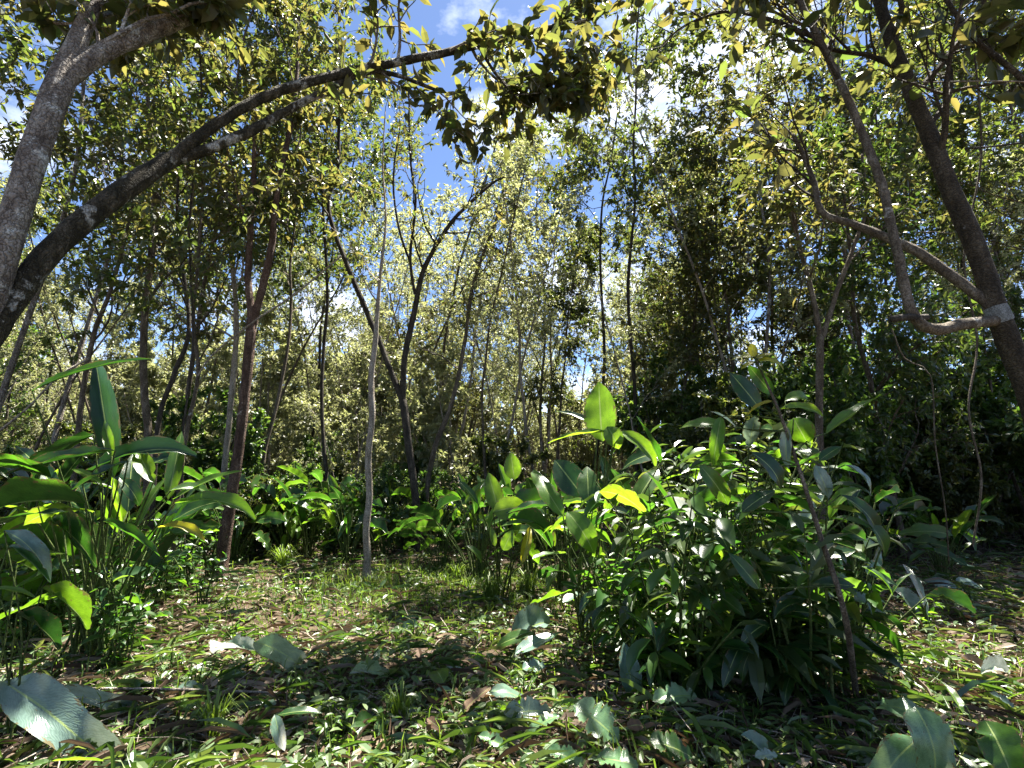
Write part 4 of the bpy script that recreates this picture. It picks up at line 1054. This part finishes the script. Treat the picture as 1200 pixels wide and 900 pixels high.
# fallen stick
mb = MB(); P0, P1 = gnd(55, 824), gnd(362, 818)
sp, sr = smooth_path([P0 + UP * 0.05, (P0 * 0.6 + P1 * 0.4) + UP * 0.06, P1 + UP * 0.04], [0.009, 0.008, 0.006], 0.08)
tube(mb, sp, sr, 7, 0.08, np.random.default_rng(3))
o = obj('fallen_stick', mb.mesh('fallen_stick', 'pale_bark', P0, True), None, tuple(P0)); o['label'] = 'long straight pale stick lying across the left foreground'; o['category'] = 'stick'

# smaller loose leaves: individuals in the foreground
LG = {DR: ('dry_fallen_leaf', 'small dry brown leaf on the forest floor', 'dry leaves on the forest floor'), BL: ('green_fallen_leaf', 'small cut green leaf on the forest floor', 'cut green leaves on the forest floor'), SI: ('pale_fallen_leaf', 'small pale upturned leaf on the forest floor', 'pale upturned leaves on the forest floor')}
rl = np.random.default_rng(77)
for k in range(260):
    py = 660 + 235 * rl.uniform() ** 0.7
    px = rl.uniform(0, 1200)
    mt = (DR, BL, SI, DR, BL, BL)[k % 6]
    if px > 1080 and py < 850: mt = (DR, SI)[k % 2]
    p = gnd(px, py); a = rl.uniform(0, 6.28)
    L = rl.uniform(0.09, 0.2)
    o = place_leaf(LG[mt][0], PAD[mt][int(rl.integers(9))], p + UP * rl.uniform(0.02, 0.06), np.array((math.cos(a), math.sin(a), rl.normal(0, 0.15))), UP + rl.normal(0, 0.25, 3), L, L * rl.uniform(0.3, 0.5), None, (0, 0, 0))
    o['label'] = LG[mt][1]; o['category'] = 'leaf'; o['group'] = LG[mt][2]

LI = [('thin dark liana hanging beside the wavy sapling', [(228, -20, 6.4), (236, 120, 6.4), (222, 260, 6.4), (226, 400, 6.4), (214, 520, 6.4), (216, 640, 6.4)], 3.5, 'dark_bark'),
      ('pale liana slanting up from the reddish trunk to the branches', [(232, 440, 6.2), (250, 415, 6.2), (300, 375, 6.1), (345, 345, 6.1), (400, 300, 6.0)], 3.0, 'pale_bark'),
      ('looping thin liana below the crooked low limb', [(1045, 385, 5.2), (1060, 420, 5.2), (1090, 440, 5.2), (1096, 520, 5.2), (1108, 600, 5.2), (1112, 660, 5.3)], 2.5, 'brown_bark'),
      ('brown liana climbing next to the dark leaning trunk', [(1140, 640, 5.0), (1150, 560, 5.0), (1135, 480, 5.0), (1145, 400, 5.1), (1130, 300, 5.2), (1150, 180, 5.2), (1140, 40, 5.2)], 4.0, 'brown_bark'),
      ('thin straight dead twig jutting out near the dark leaning trunk', [(1205, 96, 3.9), (1150, 95, 3.9), (1070, 97, 4.2)], 3.0, 'pale_bark'),
      ('blackish bare twig jutting past the dark leaning trunk', [(1210, 166, 3.8), (1160, 172, 3.8), (1131, 174, 3.8)], 4.0, 'dark_bark'),
      ('slanting pale branch hanging behind the tilted dark stem', [(-20, 520, 6.0), (30, 480, 6.0), (70, 440, 6.0), (105, 420, 6.2)], 4.0, 'pale_bark')]
for k, (lb_, pp, w_, mt) in enumerate(LI):
    pts, rad = limb_from_px([(*q_, w_) for q_ in pp])
    sp, sr = smooth_path(pts, rad, 0.08)
    mb = MB(); tube(mb, sp, sr, 6, 0.08, np.random.default_rng(900 + k))
    nm = 'liana' if 'liana' in lb_ else 'hanging_branch'
    o = obj(nm, mb.mesh(nm, mt, pts[0], True), None, tuple(pts[0])); o['label'] = lb_; o['category'] = 'liana' if nm == 'liana' else 'branch'

# ------------------------------------------------------------------ uncountable cover of the floor
def floor_points(n, rng, ymax=16, ymin=2.3):
    y = ymin * (ymax / ymin) ** (rng.uniform(0, 1, n) ** 0.85)
    x = rng.uniform(-1.15, 1.15, n) * (y + 0.6)
    return x, y, hgt(x, y)

def litter(name, label, mat, n, l0, l1, w, z1, flat, seed, kind='near', dens=None):
    rng = np.random.default_rng(seed)
    x, y, z = floor_points(n, rng)
    if dens is not None:
        k = rng.uniform(0, 1, n) < dens(x, y); x, y, z = x[k], y[k], z[k]; n = len(x)
    a = rng.uniform(0, 6.28, n)
    d = np.stack((np.cos(a), np.sin(a), rng.normal(0, flat, n)), -1)
    nn = UP + rng.normal(0, flat * 1.5, (n, 3))
    p = np.stack((x, y, z + rng.uniform(0.005, z1, n)), -1)
    mb = MB(); add_leaves(mb, kind, p, d, nn, rng.uniform(l0, l1, n), np.full(n, w) * rng.uniform(0.7, 1.3, n), rng.uniform(0, 1, n))
    o = obj(name, mb.mesh(name, mat)); o['kind'] = 'stuff'; o['label'] = label; o['category'] = 'litter'

def patch(x, y):
    return 0.5 + 0.25 * np.sin(2.1 * x + 1.3 * y + 0.5) * np.sin(1.7 * y - 0.9 * x) + 0.25 * np.sin(5.3 * x - 2.2 * y) * np.sin(4.1 * y + 1.7 * x + 1)
litter('leaf_litter', 'thick brown leaf litter covering the forest floor', 'ground_dry', 14000, 0.03, 0.13, 0.42, 0.05, 0.3, 501)
litter('trampled_greens', 'trampled green cuttings scattered over the litter', 'ground_green', 26000, 0.02, 0.11, 0.36, 0.07, 0.4, 503, dens=lambda x, y: np.clip(patch(x, y) * 1.8 - 0.35, 0.05, 1))
litter('cut_stalks', 'long narrow cut blades and stalks strewn over the litter', 'ground_green', 9000, 0.08, 0.40, 0.032, 0.09, 0.22, 504)
litter('pale_cuttings', 'pale grey-green upturned cut leaves all over the litter', 'pale_cut', 3600, 0.04, 0.17, 0.34, 0.08, 0.4, 506, dens=lambda x, y: np.clip(patch(x - 2, y + 1) * 2 - 0.5, 0.1, 1))
litter('dry_stalks', 'bleached dry stalks strewn over the litter', 'ground_dry', 6000, 0.10, 0.36, 0.045, 0.08, 0.2, 505)

def herbs_cover():
    rng = np.random.default_rng(507)
    n = 3800
    x, y, z = floor_points(n, rng, 14)
    k = rng.uniform(0, 1, n) < np.clip(patch(x + 3, y * 1.1) * 1.8 - 0.4, 0.06, 1)
    x, y, z = x[k], y[k], z[k]; n = len(x)
    mb = MB()
    m = 5
    P, D, N, L = [], [], [], []
    hh = rng.uniform(0.03, 0.16, n) * (1 + 0.6 * np.sin(x * 1.7) * np.sin(y * 1.3))
    for k in range(m):
        a = rng.uniform(0, 6.28, n)
        out = np.stack((np.cos(a), np.sin(a), np.zeros(n)), -1)
        P.append(np.stack((x, y, z + hh * rng.uniform(0.5, 1, n)), -1) + out * 0.015)
        D.append(out + UP * rng.uniform(-0.3, 0.6, n)[:, None]); N.append(UP + rng.normal(0, 0.3, (n, 3))); L.append(rng.uniform(0.04, 0.10, n))
    P, D, N, L = map(np.concatenate, (P, D, N, L))
    add_leaves(mb, 'near', P, D, N, L, np.full(len(L), 0.42), rng.uniform(0, 1, len(L)))
    o = obj('ground_herbs', mb.mesh('ground_herbs', 'ground_green')); o['kind'] = 'stuff'; o['label'] = 'low weedy green herbs carpeting the clearing'; o['category'] = 'ground cover'
herbs_cover()

def grass():
    rng = np.random.default_rng(509)
    n = 16000
    x, y, z = floor_points(n, rng, 13)
    # thickest in the lit clearing around the pale sapling
    cx, cy = gnd(560, 690)[:2]
    k = rng.uniform(0, 1, n) < 0.35 + 0.65 * np.exp(-(((x - cx) / 1.6) ** 2 + ((y - cy) / 1.2) ** 2))
    x, y, z = x[k], y[k], z[k]; n = len(x)
    x2 = rng.normal(cx - 0.6, 1.1, 3800); y2 = rng.normal(cy, 0.6, 3800)
    x = np.concatenate((x, x2)); y = np.concatenate((y, y2)); z = np.concatenate((z, hgt(x2, y2))); n = len(x)
    a = rng.uniform(0, 6.28, n); out = np.stack((np.cos(a), np.sin(a), np.zeros(n)), -1); side = np.stack((-np.sin(a), np.cos(a), np.zeros(n)), -1)
    h = rng.uniform(0.06, 0.22, n)[:, None]; w = rng.uniform(0.002, 0.005, n)[:, None]; b_ = rng.uniform(0.2, 1.0, n)[:, None]
    p0 = np.stack((x, y, z - 0.005), -1)
    p1 = p0 + UP * h * 0.6 + out * h * 0.25 * b_; p2 = p0 + UP * h * (1 - 0.3 * b_) + out * h * 0.8 * b_
    v = np.stack((p0 - side * w, p0 + side * w, p1 + side * w * 0.8, p1 - side * w * 0.8, p2), 1).reshape(-1, 3)
    o5 = (np.arange(n) * 5)[:, None]
    mb = MB(); mb.add(v, np.array((3, 2, 4))[None] + o5, np.array((0, 1, 2, 3))[None] + o5, np.repeat(rng.uniform(0, 1, n), 5))
    o = obj('grass', mb.mesh('grass', 'grass_blade')); o['kind'] = 'stuff'; o['label'] = 'thin grass growing through the litter of the clearing'; o['category'] = 'grass'
grass()

def grass_tuft(px, py, label, n, hh, seed):
    rng = np.random.default_rng(seed)
    b0 = gnd(px, py)
    a = rng.uniform(0, 6.28, n); out = np.stack((np.cos(a), np.sin(a), np.zeros(n)), -1); side = np.stack((-np.sin(a), np.cos(a), np.zeros(n)), -1)
    h = (hh * rng.uniform(0.5, 1.1, n))[:, None]; w = rng.uniform(0.003, 0.007, n)[:, None]; k = rng.uniform(0.2, 0.9, n)[:, None]
    p0 = out * rng.uniform(0, 0.05, n)[:, None] - UP * 0.02
    p1 = p0 + UP * h * 0.6 + out * h * 0.25 * k; p2 = p0 + UP * h * (1 - 0.25 * k) + out * h * 0.7 * k; p3 = p0 + UP * h * (0.95 - 0.45 * k) + out * h * 1.05 * k
    v = np.stack((p0 - side * w, p0 + side * w, p1 + side * w, p1 - side * w, p2 + side * w * 0.7, p2 - side * w * 0.7, p3), 1).reshape(-1, 3)
    o7 = (np.arange(n) * 7)[:, None]
    mb = MB(); mb.add(v, np.array((5, 4, 6))[None] + o7, np.concatenate((np.array((0, 1, 2, 3))[None] + o7, np.array((3, 2, 4, 5))[None] + o7)), np.repeat(rng.uniform(0.3, 1, n), 7))
    t_ = obj('grass_tuft', mb.mesh('grass_tuft', 'grass_blade'), None, tuple(b0)); t_['label'] = label; t_['category'] = 'grass'
grass_tuft(574, 700, 'bright arching grass tuft in front of the glowing-leaved plant', 160, 0.36, 601)
grass_tuft(622, 690, 'thin grass tuft between the glowing-leaved plant and the brown curled leaf', 120, 0.32, 602)
grass_tuft(535, 680, 'short grass tuft on the lit floor beside the V-forked trunk', 110, 0.28, 603)
grass_tuft(330, 668, 'grass tuft at the foot of the bright upright clump', 130, 0.36, 604)
grass_tuft(470, 845, 'sparse dark grass tuft in the shaded front litter', 60, 0.22, 605)
grass_tuft(250, 850, 'loose grass tuft just past the fallen stick', 70, 0.26, 606)

def twig_litter():
    rng = np.random.default_rng(511)
    n = 3200
    x, y, z = floor_points(n, rng, 14)
    mb = MB()
    for i in range(n):
        a = rng.uniform(0, 6.28); L = rng.uniform(0.08, 0.5); r = rng.uniform(0.0015, 0.005)
        d = np.array((math.cos(a), math.sin(a), rng.normal(0, 0.08)))
        p = np.array((x[i], y[i], z[i] + rng.uniform(0.01, 0.06)))
        tube(mb, [p, p + d * L * 0.5 + rng.normal(0, 0.02, 3), p + d * L], [r, r, r * 0.6], 3, cap=False)
    o = obj('twig_litter', mb.mesh('twig_litter', 'pale_bark')); o['kind'] = 'stuff'; o['label'] = 'thin dry twigs and stalks strewn over the floor'; o['category'] = 'litter'
twig_litter()
